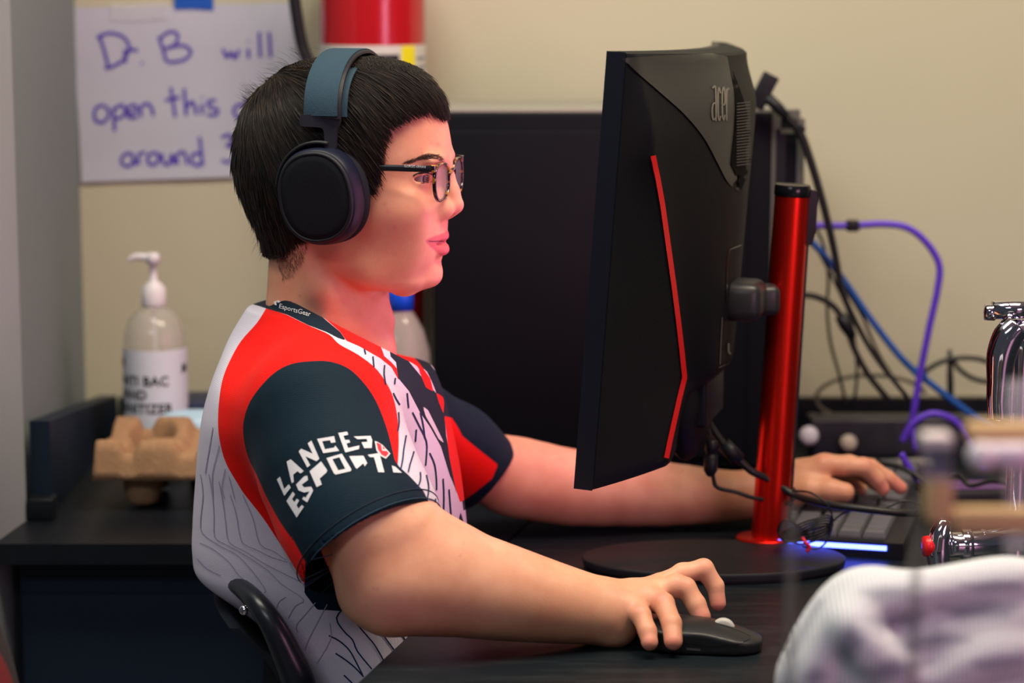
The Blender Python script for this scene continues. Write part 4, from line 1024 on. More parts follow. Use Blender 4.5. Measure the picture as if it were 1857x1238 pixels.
# remove the deep inside so the cap is a shell over the scalp
mh = bpy.data.materials.new('hair'); mh.use_nodes = True; b_ = mh.node_tree.nodes['Principled BSDF']
at = mh.node_tree.nodes.new('ShaderNodeAttribute'); at.attribute_name = 'shade'; rp = mh.node_tree.nodes.new('ShaderNodeValToRGB')
rp.color_ramp.elements[0].color = (.0045, .0035, .0035, 1); rp.color_ramp.elements[1].color = (.075, .046, .030, 1); e = rp.color_ramp.elements.new(.55); e.color = (.016, .0105, .0085, 1)
mh.node_tree.links.new(at.outputs['Fac'], rp.inputs[0]); mh.node_tree.links.new(rp.outputs[0], b_.inputs['Base Color'])
b_.inputs['Roughness'].default_value = .50; b_.inputs['Specular IOR Level'].default_value = .32
Vc, Fc = VR.mesh()
# strands
CR = np.array(H(492, 158))
hnx = np.array(HN); hfx = np.array(HF); hox = np.array(HO)
def strands(roots, n, lens, dirfn, off0, off1, width, lim=None, shade=None):
    """returns tube mesh arrays"""
    K = len(roots); p = roots.copy(); pts = [p.copy()]; d = dirfn(p); alive = np.ones(K, bool); limv = lim
    for i in range(n):
        dd = dirfn(p); d = .45 * d + .55 * dd; G = SDH.grad(p, .004); d = d - G * np.sum(d * G, 1, keepdims=True); d /= np.linalg.norm(d, axis=1, keepdims=True) + 1e-9
        st = (lens / n)[:, None]; q = p + d * st
        tgt = off0 + (off1 - off0) * (i + 1) / n
        sdv = SDH.sample(q); G = SDH.grad(q, .004); q = q - G * np.clip(sdv - tgt, -.004, .004)[:, None]
        if limv is not None:
            s_ = poly_sd(himg(q), HAIRP); alive &= s_ > -limv
        q = np.where(alive[:, None], q, p + (q - p) * .02); p = q; pts.append(p.copy())
    return tubes(np.stack(pts, 1), width, shade)
def tubes(PT, width, shade=None):
    K, n, _ = PT.shape; T = np.gradient(PT, axis=1); T /= np.linalg.norm(T, axis=2, keepdims=True) + 1e-9
    ref = np.tile(np.array([.31, .2, .93]), (K, n, 1)); A = np.cross(T, ref); A /= np.linalg.norm(A, axis=2, keepdims=True) + 1e-9; B = np.cross(T, A)
    w = width[:, None] * np.interp(np.linspace(0, 1, n), [0, .15, .6, 1], [.6, 1, .9, .12])[None]
    V = np.stack([PT + (A * math.cos(a) + B * math.sin(a)) * w[..., None] for a in (0, 2.094, 4.189)], 2)    # K,n,3,3
    idx = np.arange(K * n * 3).reshape(K, n, 3); F = []
    for k in range(3):
        a = idx[:, :-1, k]; b = idx[:, :-1, (k + 1) % 3]; c = idx[:, 1:, (k + 1) % 3]; d = idx[:, 1:, k]; F.append(np.stack([a, b, c, d], -1).reshape(-1, 4))
    sh = np.repeat(shade, n * 3) if shade is not None else np.zeros(K * n * 3)
    return V.reshape(-1, 3), np.concatenate(F), sh
def hdir(p):
    v = p - CR; G = SDH.grad(p, .004); v = v - G * np.sum(v * G, 1, keepdims=True); dist = np.linalg.norm(v, axis=1, keepdims=True); v = v / (dist + 1e-6)
    lx = ((p - hox) @ hfx)[:, None]; lz = p[:, 2:3] - HO.z
    g = np.array([0, 0, -1.0]) + 0 * v; g = g - G * np.sum(g * G, 1, keepdims=True)
    wg = np.clip(.25 + dist * 7.0, 0, 1.25); fwd = hfx[None] * np.clip(.55 - (-lx) * 6, .0, .55) 
    fwd = fwd - G * np.sum(fwd * G, 1, keepdims=True)
    swirl = .25 * np.stack([np.sin(p[:, 0] * 90 + p[:, 2] * 40), np.sin(p[:, 1] * 80), np.sin(p[:, 0] * 70 + 2)], 1)
    d = v * .9 + g * wg + fwd + swirl * .6
    return d / (np.linalg.norm(d, axis=1, keepdims=True) + 1e-9)
def sample_roots(V, F, n, keep):
    a, b, c = V[F[:, 0]], V[F[:, 1]], V[F[:, 2]]; ar = np.linalg.norm(np.cross(b - a, c - a), axis=1); i = rng.choice(len(F), n, p=ar / ar.sum()); u = rng.random((n, 2))
    p = a[i] + (b[i] - a[i]) * u[:, :1] + (V[F[i, 3]] - a[i]) * u[:, 1:]; return p[keep(p)]
okr = lambda p: (poly_sd(himg(p), HAIRP) > 4) & (np.abs(SDH.sample(p) + .0022) < .0040)
R1 = sample_roots(Vc, Fc, 52000, okr)
# more density where the camera can look
K = len(R1); ln = rng.uniform(.018, .050, K); sh = np.clip(rng.normal(.36, .24, K), 0, 1)
clump = .5 + .5 * np.sin(R1[:, 0] * 420 + R1[:, 1] * 300 + 2.5 * np.sin(R1[:, 2] * 200)); sh = np.clip(sh * (.55 + .9 * clump), 0, 1)
S1 = strands(R1, 9, ln, hdir, -.0022, .0004 + .0030 * np.clip(clump * rng.random(K) - .25, 0, 1)[:, None].ravel(), rng.uniform(.00018, .00036, K), lim=rng.uniform(-2, 14, K) ** 1.0, shade=sh)
ft = (poly_sd(himg(R1), HAIRP) < 60) & (((R1 - hox) @ hfx) > .02)
R2 = R1[ft][:5000]; K = len(R2)
S2 = strands(R2, 8, rng.uniform(.015, .035, K), hdir, -.002, .0016, rng.uniform(.00014, .00024, K), lim=rng.uniform(4, 22, K), shade=np.clip(rng.normal(.45, .2, K), 0, 1))
K = 3000; R7 = R1[rng.choice(len(R1), K)]
S7 = strands(R7, 9, rng.uniform(.020, .042, K), hdir, -.002, .0005 + .0042 * rng.random(K) ** 2, rng.uniform(.0005, .0009, K), lim=rng.uniform(0, 18, K), shade=np.clip(rng.normal(.28, .2, K), 0, .9))
# flyaways at the back of the crown
def fly(n, src, dr, ln_, bend):
    r = np.array([[*H(src[0] + rng.normal(0, src[2]), src[1] + rng.normal(0, src[3]), rng.normal(0, .02))] for _ in range(n)])
    sdv = np.clip(SDH.sample(r), -.02, .02); G = SDH.grad(r, .004); r = r - G * (sdv + .002)[:, None]; G = SDH.grad(r, .004)
    d0 = G * .6 + np.array(dr)[None] + rng.normal(0, .25, (n, 3)); d0 /= np.linalg.norm(d0, axis=1, keepdims=True)
    t = np.linspace(0, 1, 8)[None, :, None]; l_ = rng.uniform(.4, 1, (n, 1, 1)) * ln_
    return tubes(r[:, None] + d0[:, None] * t * l_ + np.array(bend)[None, None] * (t ** 2) * l_, np.full(n, .00013), rng.uniform(.1, .6, n))
back_d = -np.array(HF)
S3 = fly(95, (462, 160, 14, 16), back_d * .8 + np.array([0, 0, .4]), .017, (-.2, 0, .2))
S4 = fly(110, (440, 215, 8, 35), back_d * .5 + np.array([0, 0, -.3]), .013, (0, 0, -.5))
S5 = fly(90, (520, 122, 30, 6), back_d * .9 + np.array([0, 0, .2]), .020, (-.2, 0, -.2))
S6 = fly(80, (478, 430, 8, 25), back_d * .3 + np.array([0, 0, -1.]), .014, (0, 0, -.3))
Vx, Fx = join((Vc, Fc), (S1[0], S1[1]), (S2[0], S2[1]), (S3[0], S3[1]), (S4[0], S4[1]), (S5[0], S5[1]), (S6[0], S6[1]), (S7[0], S7[1]))
hair = mesh_np('hair', Vx, Fx, mh, person)
fattr(hair, 'shade', np.concatenate([np.full(len(Vc), .05), S1[2], S2[2], S3[2], S4[2], S5[2], S6[2], S7[2]]))
# short hairs rooted on the skin: brow, nape, sideburn
def skin_hairs(name, polys, n, dirpx, ln_, wd, lift=.3, shade=(.2, .6)):
    V = []; PTS = []; WD = []
    for poly in polys:
        A = np.array(poly); lo_, hi_ = A.min(0), A.max(0); k = 0
        while k < n:
            q = rng.uniform(lo_, hi_); 
            if poly_sd(q[None], A)[0] < 0: continue
            k += 1; hit = hbv.ray_cast(CAM, ray(*q))
            if hit[0] is None: continue
            dx, dy = dirpx(*q); h2 = hbv.ray_cast(CAM, ray(q[0] + dx, q[1] + dy))
            if h2[0] is None or (h2[0] - hit[0]).length > .01: continue
            t = (h2[0] - hit[0]).normalized(); nn = hit[1]; nn = nn if nn.dot(ray(*q)) < 0 else -nn; l_ = ln_ * rng.uniform(.5, 1.1); jj = Vector(rng.normal(0, .18, 3)); t = (t + jj).normalized()
            PTS.append([hit[0] + t * l_ * s + nn * (l_ * lift * s * (1 - .6 * s) + .0001) for s in np.linspace(0, 1, 5)])
    PTS = np.array([[list(v) for v in r] for r in PTS]); K = len(PTS)
    return tubes(PTS, np.full(K, wd), rng.uniform(*shade, K))
BROW = spl2([(728, 297), (742, 291), (758, 284), (775, 279), (790, 281), (803, 288), (806, 291), (798, 291), (786, 289), (768, 289), (752, 293), (738, 298)], 3, True)
B1 = skin_hairs('brow', [BROW], 420, lambda x, y: (4, -2.6 + (x - 728) / 84 * 4.2), .0075, .00010, .22, (.45, .9))
NAPE = [(500, 448), (548, 428), (560, 440), (550, 470), (530, 500), (512, 508), (503, 480)]
B2 = skin_hairs('nape', [NAPE], 900, lambda x, y: (1.5, 4), .0055, .00007, .3, (.3, .9))
B3 = skin_hairs('side', [[(668, 320), (690, 285), (692, 262), (702, 236), (710, 236), (703, 262), (697, 300), (690, 328), (682, 345), (670, 348)]], 420, lambda x, y: (-.8, 4), .0060, .00009, .25, (.2, .7))
LASH = [(757, 312), (768, 309), (784, 312), (787, 318), (772, 313), (758, 316)]
ribbons('lash_line', hbv, [spl2([(749, 319), (756, 315), (767, 313), (779, 314.5), (787, 318)], 4)], 2.6, mat('lash_dark', (.015, .008, .008), .7), person, off=.0004, step=3)
ribbons('lash_line', hbv, [spl2([(755, 329), (766, 332), (778, 331), (785, 328)], 4)], 1.2, mat('lower_lid', (.20, .06, .07), .6), person, off=.0003, step=3)
ribbons('lip_line', hbv, [spl2([(777, 437), (786, 437.5), (796, 437), (806, 438)], 4)], 1.7, mat('lip_dark', (.16, .02, .03), .6), person, off=.0003, step=3)
B4 = skin_hairs('lash', [LASH], 70, lambda x, y: (4, -.4), .0045, .00012, .9, (0, .2))
Vx, Fx = join((B1[0], B1[1]), (B4[0], B4[1])); eb_ = mesh_np('eyebrow', Vx, Fx, mh, person); fattr(eb_, 'shade', np.concatenate([B1[2], B4[2]]))
Vx, Fx = join((B2[0], B2[1]), (B3[0], B3[1])); sb_ = mesh_np('short_hair', Vx, Fx, mh, person); fattr(sb_, 'shade', np.concatenate([B2[2], B3[2]]))
print("T person", _t.time()-_t0)
# ------------------------------------------------------------------ jersey
RJ = .0028
VJ = Vol((-.40, -.345, .66), (.07, .345, 1.24), RJ)
tr_ = [ # py, back px, front px, half width, centre
 (545, 470, 640, .060), (575, 452, 668, .070), (605, 436, 712, .090), (635, 428, 742, .125), (670, 417, 764, .155), (720, 404, 786, .170), (790, 392, 806, .168), (860, 384, 822, .162), (930, 378, 832, .158), (985, 377, 838, .156),
 (1020, 385, 842, .154), (1050, 428, 846, .150), (1090, 488, 848, .144), (1160, 548, 852, .138), (1238, 596, 858, .135), (1330, 620, 860, .135)]
zt_ = [H(620, r[0]).z for r in tr_]
fnt = loft_fn([(lxat(r[2], z), z) for r, z in zip(tr_, zt_)], [(lxat(r[1], z), z) for r, z in zip(tr_, zt_)], [(r[3], z) for r, z in zip(tr_, zt_)], [(2.3, .6), (2.3, 1.3)], [(2.5, .6), (2.3, 1.3)], HF, HN, HO)
g = VJ._sub((-.40, -.345, zt_[-1]), (.07, .345, zt_[0])); VJ._mix(g[0], fnt(*g[1]), 0, 'add'); VJ.smooth(2)
# shoulders and sleeves
CS = P(671, 998, -.243); nS = Vector((.50, -.52, -.69)).normalized()
VJ.chain([H(600, 650, -.04), P(592, 745, -.150)], [.070, .068], .05)
VS = Vol((-.36, -.345, .78), (.06, -.02, 1.20), RJ)
VS.chain([P(575, 752, -.150), P(612, 850, -.185), P(650, 940, -.222), CS + nS * .03], [.070, .0735, .0735, .072], .02)
def cutplane(v, c, n, mode='int', k=.002): v.func(lambda X, Y, Z: (X - c[0]) * n[0] + (Y - c[1]) * n[1] + (Z - c[2]) * n[2], v.lo, v.lo + v.h * np.array(v.n), k, mode)
cutplane(VS, CS, nS)
VF = Vol((-.10, .08, .78), (.12, .34, 1.18), RJ)
CF = P(890, 862, .236); nF = (P(960, 885, .25) - P(845, 805, .205)).normalized(); nF = (nF + Vector((0, -.35, 0))).normalized()
VF.chain([P(752, 775, .165), P(822, 818, .205), CF + nF * .02], [.054, .051, .0455], .02)
cutplane(VF, CF, nF)
def merge(A, B, k):
    """min of two volumes on A's lattice (B sampled)"""
    a = np.clip(np.round((B.lo - A.lo) / A.h).astype(int), 0, A.n); e = np.minimum(a + B.n, A.n); sl = tuple(slice(a[i], e[i]) for i in range(3))
    bs = tuple(slice(0, e[i] - a[i]) for i in range(3)); A._mix(sl, B.F[bs], k, 'add')
for B in (VS, VF): B.lo = VJ.lo + np.round((B.lo - VJ.lo) / RJ) * RJ
merge(VJ, VS, .022); merge(VJ, VF, .02)
# collar stand around the neck
VJ.chain([H(585, 505), H(586, 600), H(588, 640)], [.0540, .0580, .068], .018)
nc = Vector((0, 0, 0)); pa, pb2 = H(487, 524), H(660, 613); dcol = (pb2 - pa).normalized(); ncol = HN.cross(dcol).normalized()
if ncol.z < 0: ncol = -ncol
ncol = (ncol + HN * .26).normalized()
VJ.func(lambda X, Y, Z: np.maximum((X - pa.x) * ncol.x + (Y - pa.y) * ncol.y + (Z - pa.z) * ncol.z, ((X - HO.x) * HN.x + (Y - HO.y) * HN.y) * 0 - 1), (-.40, -.12, .98), (.07, .14, 1.24), .002, 'int')
# V opening at the front
# folds pressed into / raised out of the cloth
def fold(pts, r, k, mode): 
    q = []
    for p in pts:
        q.append(P(*p) if len(p) == 3 else p)
    VJ.chain(q, [r * .3] + [r] * (len(q) - 2) + [r * .3] if len(q) > 2 else [r, r], k, mode, sub=3)
jt = None
Vj, Fj = VJ.mesh(); tmpm = bpy.data.meshes.new('tmp'); tmpb = BVHTree.FromPolygons([Vector(v) for v in Vj], [list(map(int, f)) for f in Fj])
def foldpx(line, r, k, mode, depth=0.0):
    q = []
    for a, b in line:
        h = tmpb.ray_cast(CAM, ray(a, b))
        if h[0] is not None: q.append(h[0] - ray(a, b) * depth * -1)
    if len(q) >= 2: fold(q, r, k, mode)
V3 = lambda l: [tuple(a) for a in l]
# sleeve: creases running from the armpit up over the arm, and the doubled hem
for ln in ([(560, 800), (620, 790), (680, 800), (712, 822)], [(640, 735), (690, 780), (716, 815)], [(610, 858), (660, 868), (712, 895), (752, 915)], [(625, 838), (680, 848), (735, 885)], [(660, 690), (694, 740), (712, 790)]):
    foldpx(ln, .0026, .016, 'sub')
for ln in ([(600, 824), (655, 826), (700, 850)], [(650, 715), (686, 755)], [(600, 880), (660, 890), (720, 900)]): foldpx(ln, .0008, .016, 'add')
# back: drape lines falling to the waist, the bag over the chair
for ln in ([(356, 985), (430, 1010), (500, 1060), (560, 1100)], [(430, 960), (490, 1000), (540, 1060)], [(400, 1020), (460, 1050), (520, 1120)], [(590, 1110), (600, 1170), (640, 1225)], [(640, 1110), (660, 1150), (650, 1200)], [(400, 800), (410, 880), (430, 950)], [(520, 1110), (560, 1160), (590, 1230)]):
    foldpx(ln, .0030, .024, 'sub')
for ln in ([(380, 1000), (440, 1030), (500, 1090)], [(450, 990), (510, 1045)], [(556, 1120), (590, 1190)], [(620, 1120), (630, 1190)]): foldpx(ln, .0012, .022, 'add')
# chest
for ln in ([(640, 640), (690, 720), (740, 840)], [(700, 690), (760, 790), (790, 900)], [(740, 850), (775, 900), (800, 960)], [(770, 720), (800, 800), (820, 900)]): foldpx(ln, .0012, .014, 'sub')
# hollow the near sleeve, open the far one
VJ.chain([P(640, 930, -.222), CS, CS + nS * .05], [.055, .0685, .072], .004, 'sub')
VJ.chain([CF - nF * .03, CF, CF + nF * .04], [.040, .0430, .045], .004, 'sub')
# let the neck through
VJ.chain([H(585, 480), H(586, 540), H(586, 600)], [.0495, .0505, .052], .001, 'sub')
VJ.cone(H(648, 560), H(662, 622), .029, .024, .004, 'sub')
VJ.chain([H(690, 600), H(690, 640), H(712, 672)], [.022, .014, .004], .004, 'sub')
bench_cut(VJ)
Vj, Fj = VJ.mesh()
mj = bpy.data.materials.new('jersey_fabric'); mj.use_nodes = True; nt = mj.node_tree; N = nt.nodes; L = nt.links; pbj = N['Principled BSDF']
tc = N.new('ShaderNodeTexCoord')
def isin(name): return mrange(attr(name), -.35, .35)
col = rgbmix(isin('sd_red'), (.62, .58, .69, 1), (.80, .007, .004, 1))
col = rgbmix(isin('sd_navy'), col, (.0022, .0135, .026, 1))
col = rgbmix(isin('sd_patch'), col, (.74, .007, .005, 1))
col = rgbmix(isin('sd_white'), col, (.62, .60, .66, 1))
L.new(col, pbj.inputs['Base Color']); pbj.inputs['Roughness'].default_value = .68; pbj.inputs['Specular IOR Level'].default_value = .12; pbj.inputs['Sheen Weight'].default_value = .03
wv1 = N.new('ShaderNodeTexVoronoi'); wv1.inputs['Scale'].default_value = 620; wv1.inputs['Randomness'].default_value = .15; L.new(tc.outputs['Object'], wv1.inputs['Vector'])
bmp = N.new('ShaderNodeBump'); bmp.inputs['Strength'].default_value = .45; bmp.inputs['Distance'].default_value = .0006; L.new(wv1.outputs['Distance'], bmp.inputs['Height']); L.new(bmp.outputs['Normal'], pbj.inputs['Normal'])
jersey = mesh_np('jersey', Vj, Fj, mj, person); jersey['label'] = 'red, navy and white short sleeved jersey'
pj2 = proj_np(Vj)
def c2(l): return [(x / 2.38 + 340, y / 2.38 + 480) for x, y in l]
def c3(l): return [(x / 3.275 + 340, y / 3.275 + 860) for x, y in l]
def c4(l): return [(x / 2.58 + 660, y / 2.58 + 480) for x, y in l]
RED = spl2(c2([(340, 186), (300, 250), (230, 330), (180, 420), (150, 500), (135, 600), (132, 700), (143, 780), (168, 860), (220, 950)]) + [(444, 897), (477, 939), (511, 991), (535, 1031), (552, 1056), (566, 1040), (600, 960)], 4) + [(700, 860), (722, 848)] + spl2(c2([(908, 860), (912, 760), (905, 650), (880, 550), (820, 455), (740, 390), (655, 342), (610, 300), (520, 260), (430, 216)]), 4)
NAVY = spl2(c2([(885, 800), (862, 710), (820, 600), (770, 520), (700, 450), (620, 418), (540, 415), (450, 427), (380, 462), (320, 520), (270, 590), (245, 660), (240, 720), (250, 790), (270, 850), (300, 910), (340, 1000), (400, 1110), (470, 1210)]), 4) + c3([(590, 300), (640, 410), (700, 520)]) + [(552, 1075), (575, 1105), (660, 1110), (700, 1030), (792, 1000), (790, 935), (768, 890), (742, 862), (724, 846), (716, 834)]
COLLAR = c2([(310, 178), (345, 190), (430, 215), (520, 260), (600, 290), (650, 316), (686, 328), (660, 290), (600, 240), (560, 206), (480, 170), (400, 132), (335, 112), (290, 100), (280, 170)])
COLR = c2([(600, 238), (660, 290), (686, 328), (740, 351), (830, 402), (880, 442), (912, 498), (925, 470), (880, 420), (850, 395), (830, 340), (800, 300), (720, 250), (640, 200), (560, 170), (560, 206)])
COLB = c2([(280, 110), (335, 112), (400, 132), (480, 170), (560, 206), (640, 240), (640, 190), (520, 130), (400, 70), (280, 70)])
CH_N = c4([(160, 530), (150, 455), (125, 430), (120, 400), (128, 380), (200, 440), (300, 560), (330, 590), (376, 650), (378, 700), (385, 800), (405, 900), (428, 1000), (436, 1110), (460, 1180), (480, 1250), (436, 1250), (450, 1150), (425, 1060), (400, 980), (360, 850), (310, 760), (262, 690), (210, 590)])
CHW2 = c4([(75, 362), (100, 372), (122, 400), (120, 432), (105, 415), (85, 385)])
TRI = c4([(275, 660), (300, 680), (330, 740), (378, 838), (350, 815), (320, 760), (290, 710)])
LOWW = c4([(402, 985), (425, 1040), (455, 1150), (425, 1240), (400, 1240), (398, 1100)])
FRED = c4([(70, 350), (130, 370), (200, 400), (260, 460), (310, 530), (326, 592), (300, 580), (240, 525), (190, 490), (150, 458), (122, 405), (100, 372), (75, 362)])
FPR = [c4([(338, 598), (370, 618), (375, 645), (372, 695), (352, 645)]), c4([(376, 707), (410, 715), (440, 760), (460, 800), (520, 850), (570, 890), (627, 935), (600, 1000), (520, 1065), (450, 1112), (430, 1050), (400, 900)])]
FNAVY = c4([(130, 365), (200, 385), (300, 450), (380, 560), (470, 640), (560, 740), (640, 780), (720, 830), (720, 930), (640, 1060), (560, 1110), (440, 1160), (430, 1100), (400, 900), (376, 700), (330, 590), (300, 520), (200, 400)])
ya = Vj[:, 1]
sn = np.maximum.reduce([np.where(ya < .06, poly_sd(pj2, NAVY), -99), poly_sd(pj2, COLLAR), poly_sd(pj2, CH_N), np.where(ya > .0, poly_sd(pj2, FNAVY), -99), np.where((ya > .115), 4.0, -99)])
# everything on the far side of the chest that the photo cannot see is navy too
sr = np.maximum.reduce([np.where(ya < .02, poly_sd(pj2, RED), -99), poly_sd(pj2, COLR), poly_sd(pj2, COLB)])
sp_ = np.maximum.reduce([poly_sd(pj2, FRED)] + [poly_sd(pj2, q) for q in FPR]); sp_ = np.where(ya > -.03, sp_, -99)
sw = np.maximum.reduce([poly_sd(pj2, q) for q in (CHW2, TRI, LOWW)])
hem = ((Vj - np.array(CS)) @ np.array(nS)); 
fattr(jersey, 'sd_red', sr); fattr(jersey, 'sd_navy', sn); fattr(jersey, 'sd_patch', sp_); fattr(jersey, 'sd_white', sw)
jb = bvh_of(jersey)
M_navy = mat('print_navy', (.010, .022, .075), .7, spec=.2); M_lav = mat('print_lavender', (.36, .33, .46), .7, spec=.2); M_prw = mat('print_white', (.62, .62, .66), .6, spec=.2)
PIN_F = [c4(l) for l in ([(40, 430), (45, 480)], [(0, 395), (6, 420)], [(95, 470), (92, 510), (100, 562)], [(145, 530), (142, 560), (148, 590)], [(135, 600), (150, 630), (172, 665)], [(200, 600), (207, 670)], [(160, 690), (162, 740), (156, 780)], [(190, 690), (195, 745)],
 [(200, 775), (185, 860), (180, 910), (170, 960)], [(243, 770), (235, 860), (215, 930), (205, 972)], [(262, 970), (262, 1010), (245, 1050)], [(225, 690), (255, 750), (290, 825), (290, 900), (286, 960), (300, 1030), (297, 1080), (280, 1130)], [(262, 690), (275, 750), (283, 812)],
 [(305, 880), (330, 940), (338, 1040), (330, 1120), (320, 1200)], [(368, 1000), (372, 1090), (368, 1235)], [(396, 1050), (402, 1130), (410, 1225)])]
PIN_F += [c3(l) for l in ([(1010, 700), (950, 770), (885, 850), (930, 930), (980, 980), (1010, 1050), (1095, 1155)], [(1080, 755), (1040, 795), (990, 855), (1060, 950), (1110, 1010), (1165, 1105)], [(1135, 820), (1100, 860), (1160, 950), (1225, 1040)], [(1235, 880), (1260, 930), (1290, 980)],
 [(880, 1060), (940, 1100), (1000, 1150), (1045, 1200)], [(930, 1190), (980, 1238)], [(840, 955), (900, 985), (960, 1040), (1000, 1110), (1040, 1190)], [(850, 775), (880, 745)])]
for i0, i1 in ((0, 16), (16, 99)): ribbons('pinstripes', jb, [spl2(l, 3) for l in PIN_F[i0:i1]], 2.6, M_navy, jersey, off=.0007, step=5, tol=.013)
PIN_B = [c3(l) for l in ([(80, 0), (95, 120), (82, 250), (90, 345), (190, 420), (300, 480), (400, 590), (462, 680), (455, 700)], [(130, 0), (150, 120), (160, 250), (165, 370), (240, 420), (330, 470), (480, 570), (560, 650), (690, 740), (640, 780), (600, 850)],
 [(190, 40), (215, 180), (230, 300), (250, 400), (350, 460), (480, 540), (680, 640)], [(255, 120), (290, 230), (310, 350), (335, 410), (420, 450), (500, 490), (630, 530)], [(330, 120), (390, 260), (430, 410), (520, 460), (610, 525)],
 [(50, 395), (150, 440), (250, 520), (310, 600), (430, 690)], [(585, 725), (545, 755), (530, 790)], [(760, 760), (700, 830), (650, 890), (655, 935)], [(830, 770), (760, 900), (720, 980), (700, 1040)], [(845, 880), (850, 980), (770, 1120)], [(60, 500), (120, 560), (200, 600)])]
PIN_B += [c2(l) for l in ([(112, 700), (95, 800), (78, 900)], [(140, 780), (110, 900), (112, 1000), (114, 900)][:3], [(165, 880), (150, 960), (162, 1010)], [(180, 910), (205, 1010)])]
ribbons('back_pinstripes', jb, [spl2(l, 3) for l in PIN_B], 1.6, M_lav, jersey, off=.0007, step=5, tol=.013)
# sleeve lettering, each letter between measured baseline and cap points: (x,y) bottom-left, bottom-right, top-right, top-left
def c8(l): return [(x / 5.16 + 480, y / 5.16 + 740) for x, y in l]
LET = [
 [(120, 665), (150, 640), (185, 755), (232, 712), (248, 742), (190, 820)],                                     # L
 'A', 'N', 'C', 'E', 'R', 'E2', 'S', 'P', 'O', 'R2', 'T', 'S2']
GL = {
 'L': [[(120, 665), (150, 640), (188, 755), (232, 712), (250, 742), (190, 820)]],
 'A': [[(210, 500), (248, 478), (370, 590), (338, 612), (312, 590), (272, 622), (278, 690), (258, 702)], ],
 'N': [[(322, 405), (345, 380), (452, 428), (405, 330), (440, 305), (514, 475), (487, 498), (385, 452), (430, 535), (402, 556)], ],
 'C': [[(492, 290), (650, 264), (664, 322), (622, 328), (612, 302), (540, 312), (566, 386), (650, 372), (662, 352), (698, 402), (550, 424)]],
 'E': [[(688, 235), (770, 222), (782, 252), (735, 262), (752, 300), (790, 300), (800, 325), (765, 332), (780, 376), (885, 352), (882, 386), (755, 418)]],
 'R': [[(830, 268), (988, 262), (1004, 300), (1000, 376), (930, 378), (915, 345), (905, 322), (960, 318), (952, 290), (868, 294)]],
 'E2': [[(210, 868), (268, 782), (290, 806), (262, 850), (284, 880), (306, 846), (328, 862), (304, 908), (322, 940), (352, 906), (372, 922), (305, 1022)]],
 'S': [[(298, 715), (372, 640), (402, 632), (410, 672), (352, 716), (372, 742), (440, 736), (458, 772), (402, 882), (356, 850), (370, 828), (388, 838), (424, 780), (372, 790), (322, 770)]],
 'P': [[(424, 592), (530, 500), (586, 580), (582, 602), (518, 660), (538, 716), (490, 740)], ],
 'O': [[(580, 470), (722, 428), (812, 575), (806, 592), (664, 624), (648, 610)]],
 'R2': [[(790, 452), (922, 448), (958, 516), (935, 548), (922, 520), (862, 570), (850, 560)]],
 'T': [[(962, 440), (1066, 424), (1078, 452), (1118, 604), (1060, 602), (1032, 500), (1020, 462), (985, 462)]],
 'S2': [[(1186, 540), (1220, 552), (1282, 608), (1200, 604)]],
}
HOLES = [[(268, 585), (292, 572), (305, 570), (270, 606)], [(490, 600), (528, 570), (545, 592), (506, 630)], [(635, 480), (700, 462), (756, 570), (690, 584)], [(855, 480), (888, 478), (900, 498), (872, 520)]]
def cut_hole(poly, hole):
    """outline with a bridge into its hole"""
    A = [Vector(p) for p in poly]; B = [Vector(p) for p in hole]; best = min(((a - b).length, i, j) for i, a in enumerate(A) for j, b in enumerate(B)); _, i, j = best
    hb = B[j:] + B[:j]
    def area(q): return sum(q[k].x * q[(k + 1) % len(q)].y - q[(k + 1) % len(q)].x * q[k].y for k in range(len(q)))
    if area(A) * area(hb) > 0: hb = [hb[0]] + hb[1:][::-1]
    e = Vector((.15, .15))
    return [tuple(v) for v in A[:i + 1] + hb + [hb[0] + e] + [A[i] + e] + A[i + 1:]]
lt = MB()
for k, polys in GL.items():
    for poly in polys:
        p = poly
        for h_ in HOLES:
            if poly_sd(np.array([h_[0]], float), poly)[0] > 0: p = cut_hole(poly, h_)
        p2, f = fill2d(c8(p), 4); decal_tris(lt, jb, p2, f, .0008)
lt.build('sleeve_lettering', M_prw, jersey)
sh = MB(); p2, f = fill2d(c8([(1026, 312), (1050, 318), (1100, 350), (1172, 430), (1130, 478), (1080, 452), (1042, 400)]), 3); decal_tris(sh, jb, p2, f, .0010); sh.build('shield_border', M_prw, jersey)
sh = MB(); p2, f = fill2d(c8([(1042, 326), (1092, 352), (1155, 430), (1126, 460), (1088, 438), (1056, 392)]), 3); decal_tris(sh, jb, p2, f, .0014); sh.build('shield', mat('print_red', (.62, .008, .03), .6), jersey)
sh = MB(); p2, f = fill2d(c8([(1082, 350), (1096, 360), (1100, 392), (1128, 394), (1140, 412), (1092, 406)]), 3); decal_tris(sh, jb, p2, f, .0018); sh.build('shield_letter', M_prw, jersey)
# collar print
tm = MB()
def cwarp(x, y):
    t = x / 5.4; bx0, by0 = 506, 559; bx1, by1 = 566, 576
    return (bx0 + (bx1 - bx0) * t + y * 2.5, by0 + (by1 - by0) * t + 0 * t - y * 12.5 + 2.5 * math.sin(math.pi * t) * 0)
text_decal(tm, jb, 'EsportsGear', cwarp, maxlen=.3, off=.0008)
for poly in ([(495, 541), (500, 545), (506, 544), (502, 549), (503, 554), (499, 553), (498, 548)], [(503, 543), (510, 547), (505, 550)]):
    p2, f = fill2d(poly, 2); decal_tris(tm, jb, p2, f, .0008)
tm.build('collar_print', M_prw, jersey, smooth=False)
